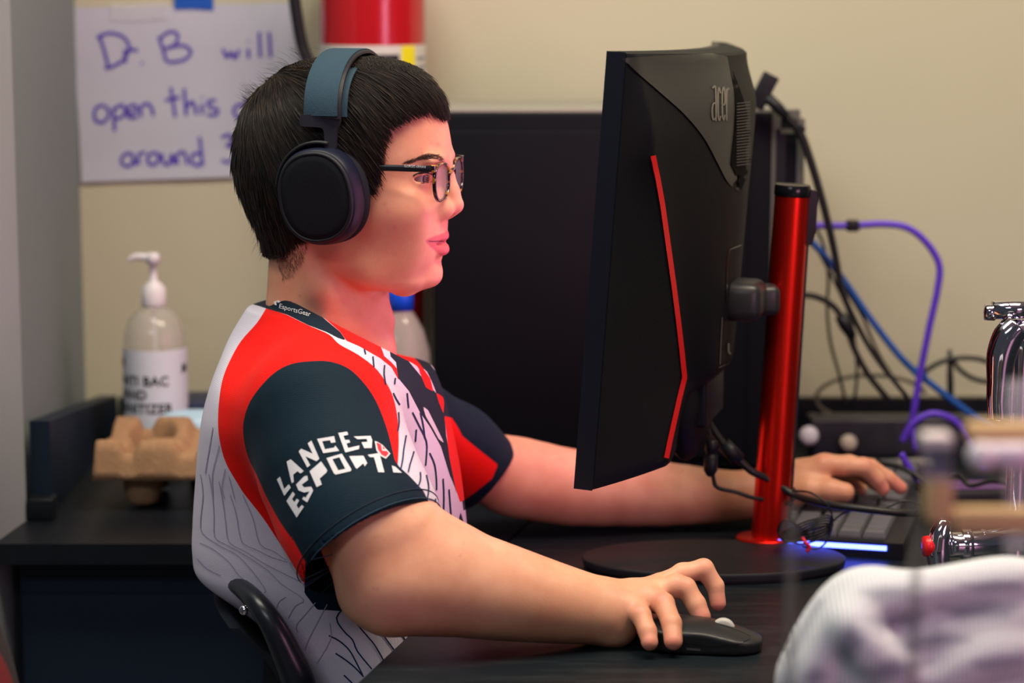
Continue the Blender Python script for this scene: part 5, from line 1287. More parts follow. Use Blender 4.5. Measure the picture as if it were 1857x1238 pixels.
# stitched hem rings on the sleeves
def ring_line(bv, c, n, r, off, name, m):
    u = n.orthogonal().normalized(); v = n.cross(u); L_ = []
    for k in range(73):
        a = 2 * math.pi * k / 72; d = u * math.cos(a) + v * math.sin(a); h = bv.ray_cast(c - n * off + d * .14, -d)
        if h[0] is not None and (h[0] - (c - n * off)).length < .083 and (h[0] - (c - n * off)).length > .062: L_.append(h[0] + d * .0003)
    mb = MB(); mb.tube(L_, .0006, 6, caps=False); return mb.build(name, m, jersey)
ring_line(jb, CS, nS, .07, .012, 'hem_seam', mat('seam_navy', (.003, .012, .026), .8)); ring_line(jb, CS, nS, .07, .003, 'hem_edge', mat('hem_navy', (.012, .045, .075), .8))

# ------------------------------------------------------------------ headphones
M_hp = mat('headset_black', (.0075, .0085, .013), .50, spec=.35, bump=.2, bscale=1500); M_hpf = mat('headset_fabric', (.006, .007, .010), .85, spec=.15, bump=.6, bscale=1800)
M_hpr = mat('headset_ring', (.006, .008, .022), .42, spec=.25); M_cush = mat('headset_cushion', (.008, .010, .016), .8, spec=.2, bump=.5, bscale=900); M_band = mat('band_slate_fabric', (.030, .060, .088), .85, spec=.15, bump=.7, bscale=1500, var=.12, vscale=400)
hp = thing('headphones', 'black over-ear headphones with slate blue fabric band on the young man head', 'headphones', H(600, 340))
BC = P(601, 349, -.070); HA = Vector((-.335, -.935, -.035)).normalized()
up_ = Vector((0, 0, 1)); up_ = (up_ - HA * up_.dot(HA)).normalized(); sd_ = up_.cross(HA).normalized()
if sd_.x < 0: sd_ = -sd_
def stack(mb, prof, c, A, U, S_, n=56, ex=2.25, tilt=-8):
    t = math.radians(tilt); U2 = U * math.cos(t) + S_ * math.sin(t); S2 = S_ * math.cos(t) - U * math.sin(t); R = []
    for rx, ry, h in prof:
        ring = []
        for k in range(n):
            a = 2 * math.pi * k / n; ca, sa = math.cos(a), math.sin(a); e = 2 / ex
            ring.append(mb.bm.verts.new(c + A * h + S2 * (rx * math.copysign(abs(ca) ** e, ca)) + U2 * (ry * math.copysign(abs(sa) ** e, sa))))
        R.append(ring)
    for a, b in zip(R, R[1:]):
        for k in range(n): mb.bm.faces.new((a[k], a[(k + 1) % n], b[(k + 1) % n], b[k]))
    mb.bm.faces.new(R[0][::-1]); mb.bm.faces.new(R[-1])
def build_cup(c, A, U, S_, sgn):
    q = MB(); stack(q, [(.038, .043, -.002), (.0425, .0485, .001), (.0445, .0505, .006), (.0445, .0505, .012), (.042, .0480, .0165), (.038, .044, .018)], c, A, U, S_); q.build('ear_cushion', M_cush, hp)
    q = MB(); stack(q, [(.040, .046, .0165), (.0435, .0495, .018), (.0440, .0500, .022), (.0430, .0490, .030), (.0415, .0475, .036), (.0400, .0455, .0385)], c, A, U, S_); cup = q.build('ear_cup', M_hpr, hp)
    q = MB(); stack(q, [(.0400, .0455, .0375), (.0402, .0458, .0395), (.0390, .0445, .0412), (.0370, .0425, .0416), (.0365, .0420, .0408)], c, A, U, S_); q.build('cup_rim', M_hp, cup)
    q = MB(); stack(q, [(.0365, .0420, .0400), (.0360, .0415, .0413), (.0300, .036, .0420), (.012, .014, .0423)], c, A, U, S_); q.build('cup_cover', M_hpf, cup)
build_cup(BC, HA, up_, sd_, 1)
BC2 = H(628, 340, .072); A2 = (HN + HF * .12).normalized(); u2 = Vector((0, 0, 1)); s2 = u2.cross(A2).normalized(); build_cup(BC2, A2, u2, s2, -1)
# yoke hugging the near cup, and the hanger
def yoke(c, A, U, S_, a0, a1):
    L_ = []
    for a in np.linspace(math.radians(a0), math.radians(a1), 26):
        L_.append(c + A * .026 + S_ * (.0478 * math.cos(a)) + U * (.0540 * math.sin(a)))
    q = MB(); rows = []
    for i, p in enumerate(L_):
        t = (L_[min(i + 1, len(L_) - 1)] - L_[max(i - 1, 0)]).normalized(); o_ = A.cross(t).normalized(); o_ = o_ if o_.dot(p - c) > 0 else -o_
        w = .0072 * (.55 + .45 * math.sin(math.pi * min(1, .15 + i / 25 * .9)))
        rows.append([p + A * w + o_ * -.0016, p + A * w * .8 + o_ * .0016, p - A * w * .8 + o_ * .0016, p - A * w + o_ * -.0016])
    q.grid(rows, True); q.bm.faces.new([v for v in q.bm.verts][:4]); q.bm.verts.ensure_lookup_table(); q.bm.faces.new([q.bm.verts[i] for i in range(len(rows) * 4 - 4, len(rows) * 4)])
    return q
q = yoke(BC, HA, up_, sd_, 78, 172); q.build('yoke', M_hp, hp)
q = yoke(BC2, A2, u2, s2, 50, 150); q.build('yoke', M_hp, hp)
Yb = -.100
q = MB(); pl = [P(x, y, Yb) for x, y in spl2([(545, 208), (543, 222), (549, 229), (578, 231), (586, 236), (588, 250), (589, 268), (607, 271), (609, 255), (611, 236), (616, 222), (617, 206)], 4)]
q.prism(pl, Vector((.0012, .0055, 0))); q.build('hanger', mat('hanger_black', (.016, .018, .026), .4, spec=.45), hp, auto=35)
# head band: outer plate with fabric, inner elastic strap
def arc(lat, ztop, zbot, fx, n=60, ex=2.2, a0=0, a1=180):
    pts = []; e = 2 / ex
    for a in np.linspace(math.radians(a0), math.radians(a1), n):
        ca, sa = math.cos(a), math.sin(a); pts.append((-lat * math.copysign(abs(ca) ** e, ca), zbot + (ztop - zbot) * abs(sa) ** e))
    return pts
nb_near = P(583, 212, Yb); fx0 = (nb_near - HO).dot(HF); lat0 = abs((nb_near - HO).dot(HN)); zb0 = nb_near.z; ztop0 = H(633, 91).z
def band(name, lat, ztop, zbot, fxc, half, th, m, ex=2.2, a0=0, a1=180, par=None, taper=None):
    A_ = arc(lat, ztop, zbot, fxc, 70, ex, a0, a1); rows = []
    for i, (ly, z) in enumerate(A_):
        a = A_[max(i - 1, 0)]; b = A_[min(i + 1, len(A_) - 1)]; t = Vector((b[0] - a[0], b[1] - a[1])).normalized(); nn = Vector((-t.y, t.x)); nn = nn if nn.dot(Vector((ly, z - zbot + .02))) > 0 else -nn
        w = half * (taper(i / (len(A_) - 1)) if taper else 1); r = []
        for f_, o_ in ((-w, 0), (-w, th * .7), (-w + .0012, th), (w - .0012, th), (w, th * .7), (w, 0)):
            r.append(HO + HF * (fxc + f_) + HN * (ly + nn.x * o_) + Vector((0, 0, z - HO.z + nn.y * o_)))
        rows.append(r)
    q = MB(); q.grid(rows, True); q.bm.verts.ensure_lookup_table(); n = len(rows); q.bm.faces.new([q.bm.verts[i] for i in range(6)]); q.bm.faces.new([q.bm.verts[i] for i in range(n * 6 - 6, n * 6)])
    return q.build(name, m, hp, auto=40)
band('band_frame', lat0 - .003, ztop0 - .003, zb0 - .002, fx0, .0195, .0032, M_hp)
band('band_cover', lat0 + .0001, ztop0, zb0 + .001, fx0 - .0008, .0172, .0020, M_band)
band('inner_strap', lat0 - .0105, ztop0 - .0125, zb0 - .004, fx0 + .0085, .0150, .0022, M_band, ex=2.5, a0=2, a1=178)

# ------------------------------------------------------------------ glasses
gl = thing('eyeglasses', 'tortoiseshell eyeglasses with black arms worn by the young man', 'glasses', H(800, 320))
M_tort = bpy.data.materials.new('tortoiseshell'); M_tort.use_nodes = True; nt = M_tort.node_tree; N = nt.nodes; L = nt.links; bb = N['Principled BSDF']; tc = N.new('ShaderNodeTexCoord')
nz_ = N.new('ShaderNodeTexNoise'); nz_.inputs['Scale'].default_value = 110; nz_.inputs['Detail'].default_value = 2; L.new(tc.outputs['Object'], nz_.inputs['Vector']); rp = N.new('ShaderNodeValToRGB'); L.new(nz_.outputs['Fac'], rp.inputs[0]); L.new(rp.outputs[0], bb.inputs['Base Color'])
rp.color_ramp.elements[0].color = (.010, .006, .006, 1); rp.color_ramp.elements[0].position = .56; rp.color_ramp.elements[1].color = (.38, .17, .012, 1); rp.color_ramp.elements[1].position = .64; bb.inputs['Roughness'].default_value = .15; bb.inputs['Coat Weight'].default_value = .5
M_arm = mat('glasses_arm', (.010, .010, .014), .25, spec=.5)
gx = (H(815, 325) - HO).dot(HF) + .0015; gz = H(815, 325).z
def GP(f_, ly, z): return HO + HF * (gx + f_ - abs(ly) * math.tan(math.radians(2.5))) + HN * ly + Vector((0, 0, z - HO.z))
for s in (-1, 1):
    cy = s * .0345; ring = []; hw_, hh_ = .0242, .0174
    for k in range(56):
        a = 2 * math.pi * k / 56; ca, sa = math.cos(a), math.sin(a); ex = 2 / (3.0 if sa > 0 else 2.5); x = hw_ * math.copysign(abs(ca) ** ex, ca); z = hh_ * math.copysign(abs(sa) ** ex, sa); x *= 1 - .07 * (sa < 0) * abs(sa); ring.append((x, z))
    q = MB(); rows = []
    for x, z in ring:
        d = Vector((x, z)).normalized(); 
        rows.append([GP(dx, cy + x + d.x * dr, gz + z + d.y * dr) for dx, dr in ((-.0018, 0), (.0016, 0), (.0020, .0006), (.0020, .0020), (.0012, .0027), (-.0014, .0027), (-.0018, .0022))])
    R = [[q.bm.verts.new(p) for p in r] for r in rows]; n = len(R)
    for i in range(n):
        for k in range(7): q.bm.faces.new((R[i][k], R[i][(k + 1) % 7], R[(i + 1) % n][(k + 1) % 7], R[(i + 1) % n][k]))
    q.build('rim', M_tort, gl)
    q = MB(); rr = []
    for f in (1.0, .66, .33): rr.append([GP(.0018 * (1 - f * f) - .0002, cy + x * f * 1.01, gz + z * f * 1.01) for x, z in ring])
    R = q.grid(rr, True); q.bm.faces.new(R[-1]); q.build('lens', mat('lens_glass', (.85, .85, .95), .03, alpha=.16, spec=.9), gl)
    # temple arm
    yo = s * .0635; q = MB()
    p0 = GP(-.001, yo, gz + .0162); pe = H(640, 304, s * .078) if s > 0 else P(655, 303, -.085)
    L_ = [p0, p0 - HF * .010 + HN * (s * .0035), p0 * .5 + pe * .5 + HN * (s * .002), pe]; L_ = spline(L_, 5); rows = []
    for i, p in enumerate(L_):
        t = (L_[min(i + 1, len(L_) - 1)] - L_[max(i - 1, 0)]).normalized(); w = .0030 + .0004 * (1 - i / len(L_)); o_ = HN * s * .0013; u_ = Vector((0, 0, 1)) * w
        rows.append([p + u_ + o_ * .5, p + u_ * .7 + o_, p - u_ * .7 + o_, p - u_ + o_ * .5, p - u_ - o_, p + u_ - o_])
    q.grid(rows, True); q.bm.verts.ensure_lookup_table(); q.bm.faces.new([q.bm.verts[i] for i in range(6)]); tmp_ = q.build('temple_arm', M_arm, gl, auto=50)
    if s < 0:
        tb = bvh_of(tmp_); tq = MB(); text_decal(tq, tb, 'GIORGIO ARMANI', lambda x, y: (733 + x * 4.75, 303.0 - y * 6.0 + x * .25), maxlen=.5, off=.0003); tq.build('temple_text', mat('temple_silver', (.45, .45, .48), .4), tmp_, smooth=False)
    q = MB(); q.box(GP(-.0005, s * .0615, gz + .0160), (.0045, .007, .0075), rot_z(-12 ), bev=.001); q.build('hinge_corner', M_tort, gl)
q = MB(); q.tube([GP(.001, -.0115, gz + .006), GP(.0025, -.005, gz + .0098), GP(.003, 0, gz + .0105), GP(.0025, .005, gz + .0098), GP(.001, .0115, gz + .006)], [.0022, .0019, .0018, .0019, .0022], 10, smooth=4); q.build('bridge', M_tort, gl)
# trousers and shoes, under the bench
VL = Vol((-.36, -.24, 0), (.40, .26, .76), .008)
hipc = Vector((-.15, 0, .585))
VL.cone(hipc + Vector((0, -.07, 0)), hipc + Vector((0, .07, 0)), .115, .115, .03); VL.cone(hipc + Vector((0, 0, .03)), hipc + Vector((.0, 0, .10)), .115, .115, .03)
for s in (-1, 1):
    kn = Vector((.24, s * .10 - .05, .585)); an = Vector((.17, s * .10 - .05, .11))
    VL.chain([hipc + HN * (s * .085), kn], [.088, .062], .03); VL.chain([kn, (kn + an) / 2 + Vector((-.015, 0, 0)), an], [.060, .056, .045], .02)
bench_cut(VL); VL.func(lambda X, Y, Z: Z - .735 + 0 * X + 0 * Y, VL.lo, VL.lo + VL.h * np.array(VL.n), .004, 'int')
vv, ff = VL.mesh(); mesh_np('trousers', vv, ff, mat('trouser_cloth', (.012, .013, .018), .85, spec=.2, bump=.3, bscale=500), person)
for s in (-1, 1):
    Vq = Vol((.08, s * .10 - .05 - .06, 0), (.34, s * .10 - .05 + .06, .14), .005); a = Vector((.165, s * .10 - .05, .055)); Vq.chain([a, a + Vector((.05, 0, -.012)), a + Vector((.11, 0, -.022))], [.046, .040, .032], .02)
    Vq.func(lambda X, Y, Z: .002 - Z + 0 * X + 0 * Y, Vq.lo, Vq.lo + Vq.h * np.array(Vq.n), .002, 'int'); vv, ff = Vq.mesh(); mesh_np('shoe', vv, ff, M_blackp, person)
# ------------------------------------------------------------------ mouse under the near hand
M_mouse = mat('mouse_black', (.010, .011, .013), .38, spec=.4, bump=.15, bscale=1200)
ms = thing('computer_mouse', 'black wireless mouse with a pale scroll wheel under the near hand', 'mouse', (0, 0, DESK))
mc = PZ(1272, 1152, DESK + .012); mc.z = DESK; ma = math.radians(-8); MF = Vector((math.cos(ma), math.sin(ma), 0)); ML = Vector((-math.sin(ma), math.cos(ma), 0))
VM = Vol(tuple(mc - Vector((.075, .05, .003))), tuple(mc + Vector((.075, .05, .05))), .0011)
MMx = np.array(Matrix((MF, ML, Vector((0, 0, 1)))).transposed())
def mfn(X, Y, Z):
    x = (X - mc.x) * MF.x + (Y - mc.y) * MF.y; y = (X - mc.x) * ML.x + (Y - mc.y) * ML.y; z = Z - DESK
    top = .0300 - .0075 * ((x + .018) / .05) ** 2 * np.where(x > -.018, 1, 1.6) - .010 * (y / .033) ** 2; top = np.minimum(top, .030)
    wd = .0315 - .0022 * np.exp(-((x - .005) / .02) ** 2); ex = (np.abs((x) / .0590) ** 2.6 + np.abs(y / wd) ** 2.8) ** (1 / 2.7); side = (ex - 1) * .030
    return np.maximum(np.maximum(side, (z - top) * .9), .0012 - z)
VM.func(mfn, VM.lo, VM.lo + VM.h * np.array(VM.n), 0, 'add'); VM.smooth(3)
vv, ff = VM.mesh(); mbody = mesh_np('shell', vv, ff, M_mouse, ms); mb_v = bvh_of(mbody)
q = MB(); w0 = mc + MF * .021 + Vector((0, 0, .0185)); q.lathe([(0, -.0042), (.0090, -.0042), (.0115, -.0030), (.0118, 0), (.0115, .0030), (.0090, .0042), (0, .0042)], w0, 32, axis=ML); q.build('scroll_wheel', mat('wheel_pale', (.42, .41, .38), .5), ms)
ribbons('button_seam', mb_v, [[(1300, 1130), (1335, 1140), (1362, 1152)], [(1240, 1166), (1290, 1172), (1340, 1168), (1360, 1158)]], 1.6, M_blackg, ms, off=.0003, step=4)
ribbons('side_grip', mb_v, [[(1245, 1176), (1270, 1178)]], 4, mat('grip_grey', (.05, .05, .05), .6), ms, off=.0003, step=4)

# ------------------------------------------------------------------ keyboard with a lit front edge
kb = thing('keyboard', 'black gaming keyboard with a glowing blue front edge under the far hand', 'keyboard', (0, 0, DESK))
zk = DESK + .018
k0 = P(1450, 985, .165); k1 = P(1607, 968, .165)
# frame of the keyboard: origin at the near right corner, runs back along KD
KR = PZ(1618, 985, zk); KD = Vector((math.sin(math.radians(15)), math.cos(math.radians(15)), 0)); KX = Vector((KD.y, -KD.x, 0))
kw, kl = .155, .43
def KP(a, b, z): return KR - KX * a + KD * b + Vector((0, 0, z - zk))      # a: toward the player, b: away from the camera
M_key = mat('keycap', (.11, .11, .13), .55, spec=.3); M_kb = mat('keyboard_case', (.010, .011, .015), .5, spec=.3)
def slab(mb, a0, a1, b0, b1, z0, z1): mb.prism([KP(a0, b0, z0), KP(a1, b0, z0), KP(a1, b1, z0), KP(a0, b1, z0)], (0, 0, z1 - z0))
q = MB(); slab(q, -.012, kw, 0, kl, DESK + .0005, zk); q.build('case', M_kb, kb, smooth=False)
q = MB(); slab(q, .006, kw - .012, -.0015, .0010, zk - .0085, zk - .0035); q.build('light_strip', mat('blue_led', (.1, .12, .8), .4, emit=(.06, .09, 1.0), estr=9.0), kb, smooth=False)
cols, rws = 18, 5; pa_ = (kl - .022) / cols; pb_k = (kw - .018) / rws; kbm = {}
key0 = None
for i in range(cols):
    for j in range(rws):
        a = .008 + (j + .5) * pb_k; b = .012 + (i + .5) * pa_
        if key0 is None:
            q = MB(); c_ = KP(a, b, zk); rows = []
            for sc_, zz in ((.46, .0002), (.46, .003), (.40, .0078), (.36, .0085)):
                rows.append([c_ + (-KX * (sx * pb_k * sc_) + KD * (sy * pa_ * sc_)) + Vector((0, 0, zz)) for sx, sy in ((-1, -1), (1, -1), (1, 1), (-1, 1))])
            R = q.grid(rows, True); q.bm.faces.new(R[-1]); key0 = q.build('keycap', M_key, kb, smooth=False); c00 = c_
        else:
            o = key0.copy(); COL.objects.link(o); o.parent = kb; o.location = key0.location + (KP(a, b, zk) - c00)

# papers / pale pad behind the keyboard
q = MB(); q.prism([PZ(1560, 838, DESK + .001), PZ(1690, 830, DESK + .001), PZ(1710, 880, DESK + .001), PZ(1640, 905, DESK + .001)], (0, 0, .0012)); tag(q.build('paper_sheet', mat('paper_grey', (.33, .31, .27), .7), smooth=False), 'pale sheet lying on the bench beyond the far fingers', 'paper')
q = MB(); c_ = PZ(1760, 905, DESK + .01); q.box(c_ + Vector((0, 0, .006)), (.12, .07, .022), rot_z(6), bev=.004); 
q.build('device', M_kb)
bpy.data.objects['device'].name = 'network_box'; tag(bpy.data.objects['network_box'], 'small black box with purple lit top at the right of the bench', 'box')
q = MB(); q.box(c_ + Vector((0, 0, .0178)), (.10, .05, .001), rot_z(6)); q.build('lit_panel', mat('purple_panel', (.10, .03, .16), .4), bpy.data.objects['network_box'], smooth=False)  # purple light painted on as base colour, emits nothing

# ------------------------------------------------------------------ power and signal cords of the monitor
def cord3(name, label, pts, r, m=M_cable, cat='cable', n=10, par=None):
    q = MB(); q.tube([P(*p) for p in pts], r, n, smooth=6); o = q.build(name, m, par)
    if par is None: tag(o, label, cat)
    return o
t = thing('monitor_power_cord', 'black power cord with moulded sleeve hanging from the monitor underside', 'cable', P(1288, 760, .15))
q = MB(); q.tube([P(*p) for p in [(1268, 700, .17), (1268, 725, .165), (1275, 748, .16), (1290, 775, .155), (1312, 805, .15), (1352, 845, .15), (1368, 857, .15), (1400, 872, .155), (1440, 897, .15), (1490, 912, .12), (1560, 922, .10), (1640, 930, .10), (1700, 930, .12)]], .0042, 12, smooth=5); q.build('cord', M_cable, t)
q = MB(); q.tube([P(1312, 805, .15), P(1340, 834, .15)], [.0085, .0085], 16); q.build('strain_relief', M_blackp, t)
q = MB(); q.tube([P(1271, 690, .17), P(1273, 740, .164)], [.009, .0075], 14); q.build('plug', M_blackp, t)
t = thing('adapter_cord', 'thin black cord with a ferrite bead dangling below the monitor', 'cable', P(1290, 840, .14))
q = MB(); q.tube([P(*p) for p in [(1262, 700, .165), (1266, 745, .15), (1282, 770, .142), (1289, 800, .140), (1289, 830, .140), (1294, 868, .14), (1302, 884, .14), (1335, 892, .145), (1368, 903, .15), (1420, 910, .165), (1436, 915, .15)]], .0024, 10, smooth=5); q.build('cord', M_cable, t)
q = MB(); q.lathe([(.003, .026), (.0070, .024), (.0072, .013), (.0060, .012), (.0060, .009), (.0078, .008), (.0078, -.009), (.0050, -.014), (.003, -.016)], P(1289, 838, .14), 20, axis=(.03, 0, 1)); q.build('ferrite_bead', M_blackp, t)
# bundled thin cord with a red tie, lying on the stand base
t = thing('coiled_cord', 'coil of thin black cord tied with a red twist at the pole foot', 'cable', P(1450, 970, .10))
q = MB()
for k in range(4):
    cx_, cy_ = 1428 + 3 * k, 962 + 2 * k; rx_, ry_ = 17 + 2 * k, 20 - 2 * k
    L_ = [P(cx_ + rx_ * math.cos(a), cy_ + ry_ * math.sin(a), .105 + .012 * math.sin(a + k)) for a in np.linspace(0, 2 * math.pi, 22)]; q.tube(L_, .0011, 6)
for k in range(5):
    y_ = 948 + 5 * k
    L_ = [(1420, 965 + k, .11), (1450, y_ + 2, .10), (1480, y_ - 8 - k, .095), (1502, y_ - 14, .10), (1508 - k, y_ - 2, .105), (1485, y_ + 10, .10), (1450, y_ + 18, .10), (1422, 975, .11)]; q.tube([P(*p) for p in L_], .0011, 6, smooth=4)
q.build('loops', M_cable, t)
q = MB(); q.tube([P(*p) for p in [(1437, 890, .14), (1470, 893, .12), (1500, 915, .11), (1510, 945, .11), (1500, 980, .105), (1480, 995, .10), (1455, 990, .10)]], .0012, 6, smooth=5)
q.tube([P(*p) for p in [(1510, 945, .11), (1530, 930, .11), (1560, 922, .10), (1605, 920, .10), (1640, 908, .10), (1670, 915, .10)]], .0012, 6, smooth=5); q.build('tail', M_cable, t)
q = MB(); q.tube([P(*p) for p in [(1455, 975, .095), (1462, 985, .09), (1468, 992, .09), (1463, 1000, .09)]], .0022, 8, smooth=3); q.build('twist_tie', mat('tie_red', (.6, .01, .03), .5), t)
cord3('spare_cord', 'thin black cord curling by the far hand thumb next to the pole', [(1425, 918, .16), (1436, 910, .155), (1445, 896, .15), (1440, 885, .16)], .0012)
cord3('bench_cable', 'black cable snaking over the bench beyond the far hand', [(1590, 838, .42), (1640, 850, .40), (1690, 880, .38), (1720, 900, .36)], .0035)
cord3('bench_cable', 'thin black cable tangled beside the purple lit box', [(1700, 870, .30), (1735, 860, .30), (1760, 880, .28), (1800, 872, .30), (1850, 880, .30)], .0028)

# ------------------------------------------------------------------ chair behind the player
ch = thing('chair', 'dark plastic chair the young man sits on, its curved back edge showing', 'chair', (-.1, 0, 0))
sag = [(1040, 405), (1062, 430), (1090, 462), (1130, 492), (1180, 518), (1238, 545), (1320, 570), (1420, 590)]
rows = []; rows2 = []
for py, px in sag:
    p0 = H(px + 28, py); r = []
    for k in range(25):
        u = -1 + 2 * k / 24; w = .165; bend = .055 * (abs(u) ** 2.4); r.append(p0 + HN * (u * w) + HF * (bend) + Vector((0, 0, -.012 * abs(u) ** 4)))
    rows.append(r); rows2.append([p - HF * (.010 + .0 * k) for k, p in enumerate(r)])
q = MB(); A = q.grid(rows); B = q.grid(rows2)
for i in range(len(A) - 1):
    q.bm.faces.new((A[i][0], A[i + 1][0], B[i + 1][0], B[i][0])); q.bm.faces.new((A[i][-1], A[i + 1][-1], B[i + 1][-1], B[i][-1]))
for k in range(24): q.bm.faces.new((A[0][k], A[0][k + 1], B[0][k + 1], B[0][k])); q.bm.faces.new((A[-1][k], A[-1][k + 1], B[-1][k + 1], B[-1][k]))
M_chair = mat('chair_plastic', (.010, .013, .018), .30, spec=.45)
q.build('backrest', M_chair, ch, auto=50)
q = MB(); eL = [P(x, y, yy) for (x, y), yy in zip([(405, 1049), (436, 1064), (470, 1098), (498, 1140), (522, 1190), (543, 1240), (566, 1330)], (-.09, -.135, -.175, -.185, -.185, -.185, -.185))]; q.tube(eL, [.007, .0095, .011, .013, .0155, .0175, .019], 14, smooth=3); q.build('side_frame', M_chair, ch)
q = MB(); eL = [rows[i][-1] + HF * .004 for i in range(len(rows))]; q.tube(eL, [.014, .019, .021, .022, .022, .022, .022, .022], 14, smooth=3); q.build('side_frame', M_chair, ch)
bz = rows[-1][12]
q = MB(); q.box((bz.x + .20, bz.y - .03, .45), (.42, .40, .04), rot_z(-12), bev=.015); q.build('seat', M_chair, ch)
q = MB(); q.tube([(bz.x + .20, bz.y - .03, .43), (bz.x + .20, bz.y - .03, .06)], .025, 16); q.build('column', M_blackp, ch)
for k in range(5):
    a = 2 * math.pi * k / 5; q = MB(); q.tube([(bz.x + .2, bz.y - .03, .09), (bz.x + .2 + .26 * math.cos(a), bz.y - .03 + .26 * math.sin(a), .05)], [.022, .014], 10); leg = q.build('leg', M_blackp, ch)
    q = MB(); q.lathe([(0, -.012), (.024, -.012), (.026, 0), (.024, .012), (0, .012)], (bz.x + .2 + .26 * math.cos(a), bz.y - .03 + .26 * math.sin(a), .0262), 18, axis=(-math.sin(a), math.cos(a), 0)); q.build('caster', M_blackp, leg)
q = MB(); q.lathe([(0, .004), (.0045, .003), (.0055, 0)], P(443, 1106, -.165), 14, axis=(-.2, -1, .3)); q.build('screw', M_chrome, ch)

# red and black chair at the very left edge, near the camera
t = thing('red_chair', 'dark chair with red cushion just entering at the lower left corner', 'chair', P(-20, 1238, -.6))
V_ = Vol((-.58, -.66, .35), (-.33, -.36, .97), .005)
V_.ell(P(-58, 1330, -.5), (.045, .10, .155), 0, 'add', np.array(rot_y(-8))); vv, ff = V_.mesh(); mesh_np('backrest', vv, ff, mat('chair_cloth', (.020, .014, .016), .9), t)
V_.ell(P(-66, 1345, -.53), (.040, .10, .125), 0, 'add', np.array(rot_y(-8)))
V2_ = Vol((-.58, -.66, .35), (-.33, -.36, .97), .005); V2_.ell(P(-52, 1350, -.53), (.042, .085, .115), 0, 'add', np.array(rot_y(-8))); vv, ff = V2_.mesh(); mesh_np('cushion', vv, ff, mat('chair_red', (.12, .004, .005), .8), t)
pp = P(-60, 1340, -.5); q = MB(); q.tube([(pp.x - .02, pp.y, .75), (pp.x - .06, pp.y, .46)], .02, 12); q.build('support', M_blackp, t)
q = MB(); q.box((pp.x - .24, pp.y, .46), (.40, .40, .05), bev=.015); q.build('seat', mat('chair_cloth', (0, 0, 0)), t)
q = MB(); q.tube([(pp.x - .24, pp.y, .45), (pp.x - .24, pp.y, .02)], .03, 14); q.build('column', M_blackp, t)

# ------------------------------------------------------------------ right foreground: rumpled garment, faucet and tubing rig
gm = thing('garment', 'rumpled white knit garment with navy patches and painted fold shade heaped at the lower right corner', 'clothing', (.35, -.62, DESK))
M_knit = bpy.data.materials.new('knit'); M_knit.use_nodes = True; nt = M_knit.node_tree; N = nt.nodes; L = nt.links; bb = N['Principled BSDF']; tc = N.new('ShaderNodeTexCoord')
colk = rgbmix(mrange(attr('sd_dark'), -9, 14, 0, .6), (.58, .60, .64, 1), (.05, .055, .13, 1)); L.new(colk, bb.inputs['Base Color']); bb.inputs['Roughness'].default_value = .85; bb.inputs['Specular IOR Level'].default_value = .15
wvk = N.new('ShaderNodeTexWave'); wvk.inputs['Scale'].default_value = 90; L.new(tc.outputs['Object'], wvk.inputs['Vector']); bmk = N.new('ShaderNodeBump'); bmk.inputs['Strength'].default_value = .5; bmk.inputs['Distance'].default_value = .002; L.new(wvk.outputs['Fac'], bmk.inputs['Height']); L.new(bmk.outputs['Normal'], bb.inputs['Normal'])
GY = -.62
VG = Vol((.10, -.88, DESK - .012), (.62, -.38, 1.02), .0042)
gtop = [(1440, 1270), (1462, 1190), (1495, 1120), (1535, 1062), (1590, 1044), (1660, 1042), (1730, 1046), (1780, 1024), (1840, 1018), (1900, 1030), (1990, 1080)]
for px, py in gtop:
    p = P(px, py, GY); r = .017; VG.cone(Vector((p.x, p.y, p.z - r)), Vector((p.x + .002, p.y - .03, DESK + .01)), r, r * 1.25, .030); VG.cone(Vector((p.x + .02, p.y + .03, p.z - r - .03)), Vector((p.x + .03, p.y - .06, DESK + .01)), r, r, .03)
for ln, r in (([(1430, 1238), (1490, 1130), (1550, 1070), (1620, 1070)], .011), ([(1470, 1238), (1540, 1120), (1640, 1080), (1760, 1060), (1857, 1050)], .013), ([(1560, 1238), (1620, 1180), (1720, 1150), (1857, 1120)], .012), ([(1540, 1130), (1600, 1200), (1640, 1238)], .012), ([(1700, 1238), (1780, 1190), (1860, 1180)], .012)):
    q_ = []
    for a, b in ln:
        d = ray(a, b); t_ = .9
        while t_ < 2.4 and VG.sample(np.array([CAM + d * t_]))[0] > .002: t_ += .004
        q_.append(CAM + d * t_)
    VG.chain(q_, [r * .8] * len(q_), .020, 'add', sub=3)
VG.func(lambda X, Y, Z: DESK + .0012 - Z + 0 * X + 0 * Y, VG.lo, VG.lo + VG.h * np.array(VG.n), .002, 'int')
VG.smooth(1); vv, ff = VG.mesh(); go = mesh_np('cloth', vv, ff, M_knit, gm); pg = proj_np(vv)
DK = [[(1520, 1150), (1545, 1130), (1570, 1160), (1545, 1200), (1515, 1190)], [(1480, 1090), (1492, 1090), (1460, 1150), (1440, 1190), (1430, 1185)], [(1620, 1160), (1700, 1140), (1760, 1160), (1700, 1175), (1640, 1190)], [(1455, 1230), (1480, 1205), (1500, 1225), (1480, 1250)], [(1760, 1200), (1857, 1190), (1857, 1205), (1780, 1215)]]  # soft navy spot and stripe; the others paint purple-grey fold shade
